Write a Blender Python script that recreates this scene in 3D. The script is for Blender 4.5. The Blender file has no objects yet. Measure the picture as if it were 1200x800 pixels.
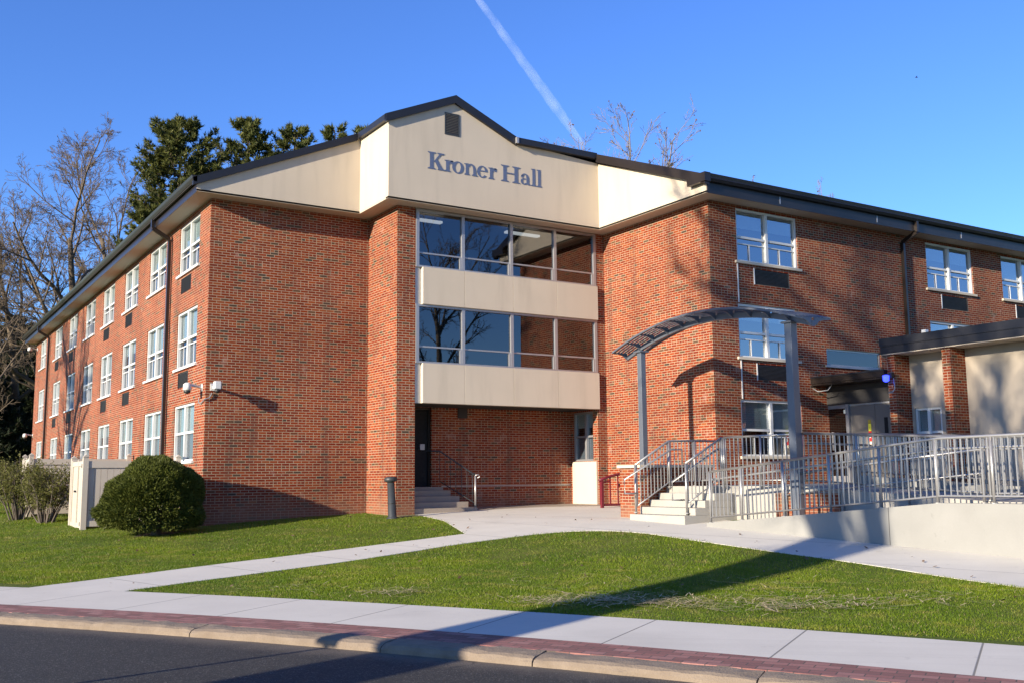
import bpy, bmesh, math, random
import numpy as np
from mathutils import Vector, Matrix

# ---------------------------------------------------------------- camera, sky, sun, exposure
SC = bpy.context.scene
COL = SC.collection
cam = bpy.data.cameras.new('camera'); cam.sensor_width = 36.0; cam.lens = 35.825
cam.clip_start = 0.1; cam.clip_end = 20000
co = bpy.data.objects.new('camera', cam); COL.objects.link(co); SC.camera = co
CAMP = Vector((-7.0802, -25.8392, 0.8835)); YAW, PITCH, ROLL = 0.5609, 0.1342, -0.0091
fw = Vector((math.sin(YAW)*math.cos(PITCH), math.cos(YAW)*math.cos(PITCH), math.sin(PITCH)))
rt = Vector((math.cos(YAW), -math.sin(YAW), 0)); up = rt.cross(fw)
rt2 = rt*math.cos(ROLL)+up*math.sin(ROLL); up2 = -rt*math.sin(ROLL)+up*math.cos(ROLL)
co.matrix_world = Matrix(((rt2.x, up2.x, -fw.x, CAMP.x), (rt2.y, up2.y, -fw.y, CAMP.y), (rt2.z, up2.z, -fw.z, CAMP.z), (0, 0, 0, 1)))

SUN = Vector((-1.0, -0.245, 0.285)).normalized()
world = bpy.data.worlds.new("World"); SC.world = world; world.use_nodes = True
nt = world.node_tree; bg = nt.nodes['Background']
sky = nt.nodes.new('ShaderNodeTexSky'); sky.sky_type = 'NISHITA'; sky.sun_disc = False
sky.sun_elevation = math.asin(SUN.z); sky.sun_rotation = math.atan2(SUN.x, SUN.y) % (2*math.pi)
sky.air_density = 1.0; sky.dust_density = 0.0; sky.ozone_density = 6.0
hs = nt.nodes.new('ShaderNodeHueSaturation'); hs.inputs['Saturation'].default_value = 1.06; hs.inputs['Hue'].default_value = .514
nt.links.new(sky.outputs[0], hs.inputs['Color']); nt.links.new(hs.outputs[0], bg.inputs[0])
bg.inputs[1].default_value = 0.125
sl = bpy.data.lights.new('sun', 'SUN'); sl.energy = 4.7; sl.angle = math.radians(0.53); sl.color = (1.0, 0.88, 0.70)
so = bpy.data.objects.new('sun', sl); COL.objects.link(so); so.rotation_euler = SUN.to_track_quat('Z', 'Y').to_euler()
so.location = (-30, -20, 40)
SC.view_settings.view_transform = 'Standard'; SC.view_settings.look = 'None'
SC.view_settings.exposure = 1.15; SC.view_settings.gamma = 1.0
SC.render.engine = 'CYCLES'
SC.cycles.max_bounces = 8; SC.cycles.transparent_max_bounces = 24

# ---------------------------------------------------------------- object helpers
WL = {}                                                     # world position of each thing's / part's origin
class MB:
    def __init__(s): s.v = []; s.f = []; s.smooth = False
    def quad(s, *p):
        n = len(s.v); s.v += [tuple(q) for q in p]; s.f.append(tuple(range(n, n+len(p)))); return s
    def box(s, x0, x1, y0, y1, z0, z1):
        n = len(s.v)
        s.v += [(x, y, z) for z in (z0, z1) for y in (y0, y1) for x in (x0, x1)]
        for f in ((0, 2, 3, 1), (4, 5, 7, 6), (0, 1, 5, 4), (2, 6, 7, 3), (0, 4, 6, 2), (1, 3, 7, 5)): s.f.append(tuple(n+i for i in f))
        return s
    def bar(s, a, b, w, h, upv=(0, 0, 1)):                   # square section bar from a to b
        a = Vector(a); b = Vector(b); d = (b-a).normalized(); u = Vector(upv)
        if abs(d.dot(u)) > .98: u = Vector((0, 1, 0))
        r = d.cross(u).normalized(); u = r.cross(d); n = len(s.v)
        for p in (a, b):
            for i, j in ((-1, -1), (1, -1), (1, 1), (-1, 1)): s.v.append(tuple(p+r*i*w/2+u*j*h/2))
        for f in ((3, 2, 1, 0), (4, 5, 6, 7), (0, 1, 5, 4), (1, 2, 6, 5), (2, 3, 7, 6), (3, 0, 4, 7)): s.f.append(tuple(n+i for i in f))
        return s
    def tube(s, pts, r, k=8, cap=True):
        pts = [Vector(p) for p in pts]; R = r if isinstance(r, (list, tuple)) else [r]*len(pts); n = len(s.v)
        ref = None
        for i, p in enumerate(pts):
            d = (pts[min(i+1, len(pts)-1)]-pts[max(i-1, 0)]).normalized()
            if ref is None: ref = Vector((0, 0, 1)) if abs(d.z) < .9 else Vector((1, 0, 0))
            a = d.cross(ref).normalized(); b = a.cross(d); ref = b
            for j in range(k):
                t = 2*math.pi*j/k; s.v.append(tuple(p+(a*math.cos(t)+b*math.sin(t))*R[i]))
        for i in range(len(pts)-1):
            for j in range(k):
                q = n+i*k+j; q2 = n+i*k+(j+1) % k; s.f.append((q, q+k, q2+k, q2))
        if cap:
            s.f.append(tuple(n+j for j in range(k))); s.f.append(tuple(n+(len(pts)-1)*k+j for j in reversed(range(k))))
        return s
    def prism(s, poly, fn, t0, t1):                          # 2-D polygon, fn(a,b,t) -> point
        n = len(s.v); m = len(poly)
        s.v += [fn(a, b, t0) for a, b in poly]+[fn(a, b, t1) for a, b in poly]
        s.f.append(tuple(range(n, n+m))); s.f.append(tuple(reversed(range(n+m, n+2*m))))
        for i in range(m): j = (i+1) % m; s.f.append((n+i, n+m+i, n+m+j, n+j))
        return s
    def build(s, name, m, parent=None, bevel=0.0, fix=True):
        off = Vector(WL.get(parent, (0, 0, 0))) if parent else Vector((0, 0, 0))
        me = bpy.data.meshes.new(name)
        me.from_pydata([(v[0]-off.x, v[1]-off.y, v[2]-off.z) for v in s.v], [], s.f)
        if fix:
            bm = bmesh.new(); bm.from_mesh(me); bmesh.ops.recalc_face_normals(bm, faces=bm.faces); bm.to_mesh(me); bm.free()
        if s.smooth:
            for p in me.polygons: p.use_smooth = True
        me.materials.append(m)
        o = bpy.data.objects.new(name, me); COL.objects.link(o)
        if parent: o.parent = parent; WL[o] = tuple(off)
        else: WL[o] = (0, 0, 0)
        if bevel > 0:
            b = o.modifiers.new('bevel', 'BEVEL'); b.width = bevel; b.segments = 2; b.limit_method = 'ANGLE'
        return o
def tag(o, label=None, cat=None, group=None, kind=None):
    if label: o['label'] = label
    if cat: o['category'] = cat
    if group: o['group'] = group
    if kind: o['kind'] = kind
    return o
def thing(name, label, cat, loc=(0, 0, 0), group=None):
    o = bpy.data.objects.new(name, None); COL.objects.link(o); o.location = loc; o.empty_display_size = .3
    WL[o] = tuple(loc); return tag(o, label, cat, group)
def npmesh(name, V, F, m, parent=None, smooth=False):        # V (n,3) array, F list of (k,n) index arrays with equal face size
    off = np.array(WL.get(parent, (0, 0, 0))) if parent else np.zeros(3)
    V = np.asarray(V, np.float32)-off.astype(np.float32)
    me = bpy.data.meshes.new(name); me.vertices.add(len(V)); me.vertices.foreach_set('co', V.ravel())
    F = [np.asarray(f, np.int32) for f in (F if isinstance(F, list) else [F])]
    nl = sum(f.size for f in F); npol = sum(len(f) for f in F)
    me.loops.add(nl); me.loops.foreach_set('vertex_index', np.concatenate([f.ravel() for f in F]))
    me.polygons.add(npol); tot = np.concatenate([np.full(len(f), f.shape[1], np.int32) for f in F])
    st = np.concatenate([[0], np.cumsum(tot)[:-1]]).astype(np.int32)
    me.polygons.foreach_set('loop_start', st); me.polygons.foreach_set('loop_total', tot)
    me.update(calc_edges=True); me.validate()
    if smooth: me.polygons.foreach_set('use_smooth', np.ones(npol, bool))
    me.materials.append(m)
    o = bpy.data.objects.new(name, me); COL.objects.link(o)
    if parent: o.parent = parent; WL[o] = tuple(off)
    return o

# ---------------------------------------------------------------- materials
class NG:                                                    # short hand for building node trees
    def __init__(s, name):
        s.m = bpy.data.materials.new(name); s.m.use_nodes = True; s.t = s.m.node_tree
        s.b = s.t.nodes['Principled BSDF']; s.out = s.t.nodes['Material Output']
    def n(s, typ, **kw):
        o = s.t.nodes.new(typ)
        for k, v in kw.items(): setattr(o, k, v)
        return o
    def set(s, sock, v):
        if hasattr(v, 'links') and hasattr(v, 'is_output'): s.t.links.new(v, sock)
        else: sock.default_value = v
    def math(s, op, a, b=0.0, c=0.0):
        o = s.n('ShaderNodeMath', operation=op)
        s.set(o.inputs[0], a); s.set(o.inputs[1], b); s.set(o.inputs[2], c); return o.outputs[0]
    def mix(s, f, a, b, mode='MIX'):
        o = s.n('ShaderNodeMix', data_type='RGBA', blend_type=mode)
        s.set(o.inputs[0], f); s.set(o.inputs[6], a if hasattr(a, 'links') else (*a[:3], 1)); s.set(o.inputs[7], b if hasattr(b, 'links') else (*b[:3], 1)); return o.outputs[2]
    def mixf(s, f, a, b):
        o = s.n('ShaderNodeMix', data_type='FLOAT'); s.set(o.inputs[0], f); s.set(o.inputs[2], a); s.set(o.inputs[3], b); return o.outputs[0]
    def pos(s):
        g = s.n('ShaderNodeNewGeometry'); return g
    def noise(s, scale, detail=3.0, vec=None, rough=.55):
        o = s.n('ShaderNodeTexNoise'); o.inputs['Scale'].default_value = scale; o.inputs['Detail'].default_value = detail; o.inputs['Roughness'].default_value = rough
        s.t.links.new(vec if vec else s.pos().outputs['Position'], o.inputs['Vector']); return o.outputs['Fac']
    def ramp(s, f, stops, interp='LINEAR'):
        o = s.n('ShaderNodeValToRGB'); o.color_ramp.interpolation = interp; e = o.color_ramp.elements
        e[0].position = stops[0][0]; e[0].color = (*stops[0][1], 1); e[1].position = stops[-1][0]; e[1].color = (*stops[-1][1], 1)
        for p, c in stops[1:-1]: q = e.new(p); q.color = (*c, 1)
        s.set(o.inputs[0], f); return o.outputs[0]
    def step(s, v, lo, hi):
        o = s.n('ShaderNodeMapRange', interpolation_type='SMOOTHSTEP'); s.set(o.inputs[0], v); s.set(o.inputs[1], lo); s.set(o.inputs[2], hi); return o.outputs[0]
    def bump(s, h, strength=.3, dist=.01):
        o = s.n('ShaderNodeBump'); o.inputs['Strength'].default_value = strength; o.inputs['Distance'].default_value = dist
        s.set(o.inputs['Height'], h); s.t.links.new(o.outputs[0], s.b.inputs['Normal'])
    def xyz(s, v):
        o = s.n('ShaderNodeSeparateXYZ'); s.t.links.new(v, o.inputs[0]); return o.outputs
    def comb(s, x, y, z=0.0):
        o = s.n('ShaderNodeCombineXYZ'); s.set(o.inputs[0], x); s.set(o.inputs[1], y); s.set(o.inputs[2], z); return o.outputs[0]
    def base(s, c): s.set(s.b.inputs['Base Color'], c if hasattr(c, 'links') else (*c[:3], 1))
    def rough(s, r): s.set(s.b.inputs['Roughness'], r)

def plain(name, c, rough=.6, metal=0.0, var=.12, scale=6.0, bump=0.0, spec=.5):
    g = NG(name); f = g.noise(scale, 4)
    lo = tuple(x*(1-var) for x in c); hi = tuple(min(1, x*(1+var)) for x in c)
    g.base(g.mix(f, lo, hi)); g.rough(g.mixf(g.noise(scale*3, 2), rough*.85, min(1, rough*1.15)))
    g.b.inputs['Metallic'].default_value = metal; g.b.inputs['Specular IOR Level'].default_value = spec
    if bump: g.bump(g.noise(scale*12, 3), bump, .005)
    return g.m

def brick_coords(g):
    ge = g.pos(); P = g.xyz(ge.outputs['Position']); N = g.xyz(ge.outputs['True Normal'])
    onx = g.math('GREATER_THAN', g.math('ABSOLUTE', N[0]), .5); onz = g.math('GREATER_THAN', g.math('ABSOLUTE', N[2]), .7)
    u = g.mixf(onx, P[0], P[1]); v = g.mixf(onz, P[2], P[1]); return u, v, ge.outputs['Position'], P
def brick_pattern(g, u, v, L, H, joint, header=0):
    row = g.math('FLOOR', g.math('DIVIDE', v, H)); fv = g.math('FRACT', g.math('DIVIDE', v, H))
    Lu = L
    if header:
        ih = g.math('LESS_THAN', g.math('FLOORED_MODULO', row, header), .5); Lu = g.mixf(ih, L, L/2)
    uu = g.math('ADD', g.math('DIVIDE', u, Lu), g.math('MULTIPLY', g.math('FLOORED_MODULO', row, 2.0), .5))
    col = g.math('FLOOR', uu); fu = g.math('FRACT', uu)
    du = g.math('MULTIPLY', g.math('MINIMUM', fu, g.math('SUBTRACT', 1.0, fu)), Lu)
    dv = g.math('MULTIPLY', g.math('MINIMUM', fv, g.math('SUBTRACT', 1.0, fv)), H)
    mask = g.step(g.math('MINIMUM', du, dv), joint*.42, joint*.62)
    wn = g.n('ShaderNodeTexWhiteNoise', noise_dimensions='2D'); g.t.links.new(g.comb(col, row), wn.inputs['Vector'])
    return mask, wn.outputs['Value'], wn.outputs['Color']
def brick_mat(name, stain=True):
    g = NG(name); u, v, P3, P = brick_coords(g)
    mask, rnd, rc = brick_pattern(g, u, v, .2137, .0677, .0135, 6)
    colr = g.ramp(rnd, [(0, (.055, .035, .024)), (.025, (.08, .048, .028)), (.07, (.12, .050, .022)), (.12, (.16, .021, .006)), (.36, (.25, .037, .007)), (.55, (.15, .017, .005)), (.75, (.275, .053, .011)), (.9, (.185, .022, .006)), (1, (.28, .075, .020))])
    fine = g.noise(60, 3); colr = g.mix(.35, colr, g.mix(fine, (.15, .15, .15), (.85, .85, .85)), 'OVERLAY')
    mort = g.mix(g.noise(9, 4), (.30, .22, .145), (.42, .32, .22))
    c = g.mix(mask, mort, colr)
    big = g.noise(.55, 5)
    c = g.mix(g.step(big, .35, .75), c, g.mix(.9, c, (.72, .68, .66), 'MULTIPLY'))
    run = g.noise(1.0, 5, g.comb(g.math('MULTIPLY', u, 2.6), 0.0, g.math('MULTIPLY', v, .28)))          # rain runs down the wall
    c = g.mix(g.math('MULTIPLY', g.step(run, .52, .70), .38), c, (.075, .045, .035)); c = g.mix(g.math('MULTIPLY', g.step(g.noise(3.2, 4), .60, .72), .22), c, (.42, .33, .27))
    if stain:                                              # soil splash and efflorescence along the bottom courses
        z = P[2]; k = g.math('MULTIPLY', g.math('SUBTRACT', 1.0, g.step(g.math('SUBTRACT', z, g.math('MULTIPLY', g.noise(1.6, 4), .7)), -.45, .35)), .62)
        c = g.mix(k, c, (.24, .13, .08))
    g.base(c); g.rough(.85); g.b.inputs['Specular IOR Level'].default_value = .25
    g.bump(g.math('ADD', g.math('MULTIPLY', mask, .8), g.math('MULTIPLY', fine, .25)), .5, .006); return g.m
def stucco(name, c, streak=True, bumpy=.25):
    g = NG(name); P = g.pos().outputs['Position']; x = g.xyz(P)
    s = g.noise(1.0, 5, g.comb(g.math('MULTIPLY', g.math('ADD', x[0], x[1]), 2.2), 0.0, g.math('MULTIPLY', x[2], .35)))
    big = g.noise(.8, 4)
    cc = g.mix(g.step(s, .45, .72), c, tuple(v*.86 for v in c)); cc = g.mix(g.step(big, .3, .8), cc, tuple(v*.94 for v in c))
    g.base(cc); g.rough(.9); g.b.inputs['Specular IOR Level'].default_value = .2
    g.bump(g.noise(170, 3), bumpy, .004); return g.m
def concrete(name, c, joint=None, dirv=(1, 0), phase=0.0, width=.012, stain=.17):
    g = NG(name); P = g.pos().outputs['Position']; x = g.xyz(P)
    a = g.noise(1.3, 6); b = g.noise(45, 4); st = g.noise(.45, 4)
    cc = g.mix(a, tuple(v*(1-stain) for v in c), tuple(v*(1+stain*.7) for v in c))
    cc = g.mix(g.math('MULTIPLY', b, .35), cc, tuple(v*.72 for v in c))
    cc = g.mix(g.math('MULTIPLY', g.step(st, .55, .72), .25), cc, tuple(v*.6 for v in c))
    sp = g.noise(5.5, 3); cc = g.mix(g.math('MULTIPLY', g.step(sp, .66, .74), .22), cc, tuple(v*.45 for v in c))
    run = g.noise(1.0, 4, g.comb(g.math('MULTIPLY', g.math('ADD', x[0], x[1]), 3.5), 0.0, g.math('MULTIPLY', x[2], .8))); cc = g.mix(g.math('MULTIPLY', g.step(run, .55, .75), .14), cc, tuple(v*.5 for v in c))
    vc = g.n('ShaderNodeTexVoronoi', feature='DISTANCE_TO_EDGE'); vc.inputs['Scale'].default_value = .38; dv_ = g.n('ShaderNodeVectorMath', operation='ADD'); g.t.links.new(P, dv_.inputs[0]); nz = g.n('ShaderNodeTexNoise'); nz.inputs['Scale'].default_value = 2.2; g.t.links.new(P, nz.inputs['Vector']); g.t.links.new(nz.outputs['Color'], dv_.inputs[1]); g.t.links.new(dv_.outputs[0], vc.inputs['Vector'])
    cc = g.mix(g.math('MULTIPLY', g.math('SUBTRACT', 1.0, g.step(vc.outputs['Distance'], .001, .004)), g.math('MULTIPLY', g.step(st, .52, .62), .35 if joint and joint < 5 else 0.0)), cc, tuple(v*.4 for v in c))
    h = b
    if joint:
        q = g.math('ADD', g.math('MULTIPLY', x[0], dirv[0]/joint), g.math('MULTIPLY', x[1], dirv[1]/joint)); q = g.math('ADD', q, phase)
        fr = g.math('FRACT', q); dd = g.math('MULTIPLY', g.math('MINIMUM', fr, g.math('SUBTRACT', 1.0, fr)), joint)
        slab = g.n('ShaderNodeTexWhiteNoise', noise_dimensions='1D'); g.t.links.new(g.math('FLOOR', q), slab.inputs['W'])
        cc = g.mix(g.math('MULTIPLY', slab.outputs['Value'], .22), cc, tuple(v*.82 for v in c))
        k = g.step(dd, width*.4, width); cc = g.mix(k, tuple(v*.33 for v in c), cc); h = g.math('ADD', g.math('MULTIPLY', b, .3), k)
    g.base(cc); g.rough(.88); g.b.inputs['Specular IOR Level'].default_value = .3; g.bump(h, .35, .006); return g.m

M = {}
M['brick'] = brick_mat('red_brick')
M['stucco'] = stucco('cream_stucco', (.54, .465, .365))
M['panel'] = stucco('cream_panel', (.53, .465, .37), True, .1)
M['block'] = stucco('beige_block', (.40, .345, .28), True, .3)
M['soffit'] = plain('soffit_paint', (.44, .38, .31), .7, var=.05, scale=1.5)
M['cap'] = plain('cap_stone', (.50, .44, .34), .8, var=.08, scale=9, bump=.2)
M['white'] = plain('white_vinyl', (.60, .60, .58), .35, var=.05, scale=3)
M['alu'] = plain('grey_aluminium', (.36, .36, .37), .38, .55, .08, 8)
M['galv'] = plain('galvanised_steel', (.37, .36, .345), .40, .65, .12, 14)
M['pergola'] = plain('grey_painted_steel', (.125, .14, .17), .4, .3, .08, 5)
M['bronze'] = plain('bronze_metal', (.040, .031, .027), .30, .5, .05, .8)
M['darkfas'] = plain('dark_fascia', (.018, .018, .022), .42, .2, .2, 3)
M['shingle'] = plain('roof_shingle', (.03, .028, .028), .9, var=.3, scale=8, bump=.4)
M['grille'] = plain('dark_grille', (.030, .028, .028), .6, .2, .2, 12)
M['black'] = plain('black_interior', (.008, .008, .009), .9, var=.1)
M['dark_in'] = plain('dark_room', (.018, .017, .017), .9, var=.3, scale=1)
M['maroon'] = plain('maroon_paint', (.13, .012, .022), .4, .0, .1, 8)
M['letter'] = plain('blue_grey_letter', (.14, .165, .23), .38, .4, .08, 10)
M['bollard'] = plain('charcoal_paint', (.04, .045, .048), .5, .2, .2, 9)
M['door'] = plain('taupe_door', (.14, .125, .11), .5, var=.08, scale=2)
M['fence'] = plain('cream_vinyl_fence', (.47, .42, .35), .45, var=.06, scale=4)
M['trans_blind'] = plain('window_blind', (.50, .53, .50), .8, var=.1, scale=2)
M['screen'] = plain('insect_screen', (.18, .18, .20), .8, var=.15, scale=2)
M['bark'] = plain('grey_bark', (.115, .085, .055), .95, var=.35, scale=7, bump=.8)
M['bark2'] = plain('pale_bark', (.20, .175, .15), .95, var=.35, scale=7, bump=.6)
M['bark3'] = plain('shrub_bark', (.10, .08, .065), .95, var=.35, scale=7, bump=.6)
M['straw'] = plain('straw', (.48, .38, .21), .9, var=.3, scale=20)
M['soil'] = plain('bare_soil', (.13, .09, .055), .95, var=.3, scale=8, bump=.6)
M['rubber'] = plain('black_plastic', (.02, .02, .02), .5)
def emis(name, c, s):
    g = NG(name); g.base(c); g.b.inputs['Emission Color'].default_value = (*c, 1); g.b.inputs['Emission Strength'].default_value = s; return g.m
M['tube'] = emis('fluorescent_light', (1, .97, .9), 1.6); M['blue'] = emis('blue_lamp_light', (.03, .05, 1), 2.2)
def glass(name, refl=.28, tint=(.75, .8, .82)):
    g = NG(name); t = g.n('ShaderNodeBsdfTransparent'); t.inputs[0].default_value = (*tint, 1)
    gl = g.n('ShaderNodeBsdfGlossy'); gl.inputs['Roughness'].default_value = .012; gl.inputs[0].default_value = (.92, .95, 1, 1)
    fr = g.n('ShaderNodeFresnel'); fr.inputs[0].default_value = 1.5
    w = g.noise(.9, 2); bp = g.n('ShaderNodeBump'); bp.inputs['Strength'].default_value = .012; bp.inputs['Distance'].default_value = .05
    g.t.links.new(w, bp.inputs['Height']); g.t.links.new(bp.outputs[0], gl.inputs['Normal'])
    mx = g.n('ShaderNodeMixShader'); g.t.links.new(g.math('MULTIPLY', g.math('MAXIMUM', refl, fr.outputs[0]), g.math('SUBTRACT', 1.0, g.pos().outputs['Backfacing'])), mx.inputs[0])
    g.t.links.new(t.outputs[0], mx.inputs[1]); g.t.links.new(gl.outputs[0], mx.inputs[2]); g.t.links.new(mx.outputs[0], g.out.inputs[0]); return g.m
M['glass'] = glass('window_glass', .34); M['glass_soft'] = glass('blind_window_glass', .14); M['glass_dark'] = glass('tinted_glass', .13, (.32, .34, .36))
def leafy(name, c1, c2, trans=.3, rough=.6, scale=3.0):
    g = NG(name); f = g.noise(scale, 3); f2 = g.n('ShaderNodeNewGeometry').outputs['Random Per Island']
    c = g.mix(f2, c1, c2); c = g.mix(g.math('MULTIPLY', f, .5), c, tuple(v*.6 for v in c1))
    g.base(c); g.rough(rough); g.b.inputs['Specular IOR Level'].default_value = .25
    tr = g.n('ShaderNodeBsdfTranslucent'); g.t.links.new(c, tr.inputs[0]); mx = g.n('ShaderNodeMixShader'); mx.inputs[0].default_value = trans
    g.t.links.new(g.b.outputs[0], mx.inputs[1]); g.t.links.new(tr.outputs[0], mx.inputs[2]); g.t.links.new(mx.outputs[0], g.out.inputs[0]); return g.m
M['yew'] = leafy('yew_foliage', (.050, .066, .010), (.13, .145, .024), .15)
M['pine'] = leafy('pine_needles', (.055, .072, .018), (.165, .165, .040), .2)
M['darkpine'] = leafy('dark_needles', (.014, .022, .010), (.030, .042, .016), .15)
M['shrubleaf'] = leafy('spring_leaves', (.11, .115, .026), (.21, .205, .06), .35)
M['bud'] = leafy('brown_buds', (.14, .09, .06), (.22, .15, .10), .2)
def grass_mat():
    g = NG('grass_blades'); f2 = g.n('ShaderNodeNewGeometry').outputs['Random Per Island']; a = g.noise(.55, 5); b = g.noise(2.3, 5)
    c = g.mix(f2, (.095, .152, .004), (.225, .285, .011)); c = g.mix(g.step(a, .38, .68), g.mix(.55, c, (.045, .11, .005)), c)
    c = g.mix(g.math('MULTIPLY', g.step(b, .50, .70), .6), c, (.30, .265, .06)); c = g.mix(g.math('GREATER_THAN', f2, .965), c, (.34, .27, .13))
    g.base(c); g.rough(.5); g.b.inputs['Specular IOR Level'].default_value = .3
    tr = g.n('ShaderNodeBsdfTranslucent'); g.t.links.new(c, tr.inputs[0]); mx = g.n('ShaderNodeMixShader'); mx.inputs[0].default_value = .35
    g.t.links.new(g.b.outputs[0], mx.inputs[1]); g.t.links.new(tr.outputs[0], mx.inputs[2]); g.t.links.new(mx.outputs[0], g.out.inputs[0]); return g.m
M['grass'] = grass_mat()
def lawn_mat():
    g = NG('lawn_turf'); a = g.noise(.8, 5); b = g.noise(28, 4); c = g.mix(b, (.045, .070, .006), (.11, .145, .018))
    c = g.mix(g.step(a, .45, .72), c, g.mix(b, (.075, .095, .012), (.17, .17, .04)))
    d = g.step(g.noise(2.6, 4), .66, .74); c = g.mix(g.math('MULTIPLY', d, .55), c, (.19, .145, .07))
    g.base(c); g.rough(.95); g.b.inputs['Specular IOR Level'].default_value = .15; g.bump(b, .8, .03); return g.m
M['lawn'] = lawn_mat()


# ---------------------------------------------------------------- terrain: heights follow the distance s from the kerb
T2 = np.array([.5101, -.8601]); N2 = np.array([.8601, .5101]); P0 = np.array([-4., -14.8])
SX = np.array([-300, -14, 0.0, 2.1, 2.6, 3.8, 5, 6.5, 8, 9.5, 11, 12.3, 13.5, 14.3, 15, 17, 19, 30, 300.])
SZ = np.array([-.6, -.6, -.62, -.58, -.575, -.555, -.52, -.47, -.40, -.305, -.20, -.105, -.035, -.01, 0.02, .08, .13, .15, .15])
def warp(t):
    q = np.clip(np.asarray(t, float)-1.5, -9, 9); r = np.abs(np.asarray(t, float)-1.5)-9
    return -.01*q*q-np.where(r > 0, .18*r*.6, 0)
def hs_(s): return np.interp(s, SX, SZ)
def H(x, y):
    return float(hs_((x-P0[0])*N2[0]+(y-P0[1])*N2[1]))
def st2xy(s, t): return P0[0]+N2[0]*s+T2[0]*t, P0[1]+N2[1]*s+T2[1]*t
def sheet(name, s0, s1, z0, z1, m, t0=-60., t1=60., skirt=.12, ns=2, curved=True):
    ts = np.concatenate([np.linspace(t0, -14, 8)[:-1], np.linspace(-14, 16, 61), np.linspace(16, t1, 8)[1:]])
    V = []; F = []
    ss = list(np.linspace(s0, s1, ns))
    prof = [(s0, z0-skirt)]+[(s, z0+(z1-z0)*(s-s0)/(s1-s0)) for s in ss]+[(s1, z1-skirt)]
    for t in ts:
        w = float(warp(t)) if curved else 0
        for s, z in prof: x, y = st2xy(s+w, t); V.append((x, y, z))
    k = len(prof)
    for i in range(len(ts)-1):
        for j in range(k-1): F.append((i*k+j, (i+1)*k+j, (i+1)*k+j+1, i*k+j+1))
    b = MB(); b.v = V; b.f = F; return tag(b.build(name, m), kind='structure')

# lawn / ground: one sheet to the horizon
def ground():
    sl_ = np.unique(np.concatenate([SX[(SX > 2)], [2.05, 2.1], np.linspace(2.1, 20, 41), [45, 80, 300, 900]]))
    ss = [-900, -16.2, -16.0]+[-15.9, .3, 1.9]+list(sl_)
    zz = []
    for s in ss:
        if s < -15.95: zz.append(-.60)
        elif s < 2.0: zz.append(-.95)
        else: zz.append(float(hs_(s)))
    ts = np.concatenate([[-900, -300, -120], np.linspace(-60, -14, 10), np.linspace(-13, 16, 59), np.linspace(18, 60, 10), [120, 300, 900]])
    V = []; F = []
    for t in ts:
        for s, z in zip(ss, zz):
            w = float(warp(t)) if (-1 < s < 2.2 and abs(t) < 70) else 0
            x, y = st2xy(s+w, t); V.append((x, y, z))
    k = len(ss)
    for i in range(len(ts)-1):
        for j in range(k-1): F.append((i*k+j, (i+1)*k+j, (i+1)*k+j+1, i*k+j+1))
    b = MB(); b.v = V; b.f = F; b.smooth = False; return tag(b.build('lawn', M['lawn']), kind='structure')
def asphalt():
    g = NG('asphalt'); v = g.n('ShaderNodeTexVoronoi'); v.inputs['Scale'].default_value = 95; g.t.links.new(g.pos().outputs['Position'], v.inputs['Vector'])
    wn = g.n('ShaderNodeTexWhiteNoise', noise_dimensions='3D'); g.t.links.new(v.outputs['Position'], wn.inputs['Vector'])
    c = g.ramp(wn.outputs['Value'], [(0, (.0095, .009, .008)), (.6, (.020, .019, .0165)), (.9, (.042, .040, .034)), (1, (.13, .125, .11))])
    c = g.mix(g.step(g.noise(.7, 4), .3, .75), c, g.mix(.7, c, (.75, .75, .77), 'MULTIPLY')); g.base(c); g.rough(.82)
    x = g.xyz(g.pos().outputs['Position']); sd = g.math('ADD', g.math('MULTIPLY', g.math('ADD', x[0], 4.0), N2[0]), g.math('MULTIPLY', g.math('ADD', x[1], 14.8), N2[1]))
    edge = g.math('MULTIPLY', g.step(g.math('ADD', sd, g.math('MULTIPLY', g.noise(2.5, 5), .5)), -.45, .25), .8)
    c = g.mix(edge, c, g.mix(g.noise(70, 3), (.09, .07, .05), (.24, .19, .14)))
    vc = g.n('ShaderNodeTexVoronoi', feature='DISTANCE_TO_EDGE'); vc.inputs['Scale'].default_value = .55; dv_ = g.n('ShaderNodeVectorMath', operation='ADD'); nz = g.n('ShaderNodeTexNoise'); nz.inputs['Scale'].default_value = 3; ps = g.pos(); g.t.links.new(ps.outputs['Position'], nz.inputs['Vector']); g.t.links.new(ps.outputs['Position'], dv_.inputs[0]); g.t.links.new(nz.outputs['Color'], dv_.inputs[1]); g.t.links.new(dv_.outputs[0], vc.inputs['Vector'])
    c = g.mix(g.math('MULTIPLY', g.math('SUBTRACT', 1.0, g.step(vc.outputs['Distance'], .002, .009)), .6), c, (.006, .006, .006)); g.base(c)
    g.bump(v.outputs['Distance'], .6, .006); return g.m
M['asphalt'] = asphalt()
ground()
sheet('road', -15.8, -.05, -.60, -.70, M['asphalt'], skirt=.1, ns=6)
M['sw'] = concrete('sidewalk_concrete', (.61, .575, .50), 1.55, tuple(T2), .35)
sheet('sidewalk', .645, 2.13, -.600, -.572, M['sw'], ns=3)
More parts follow.
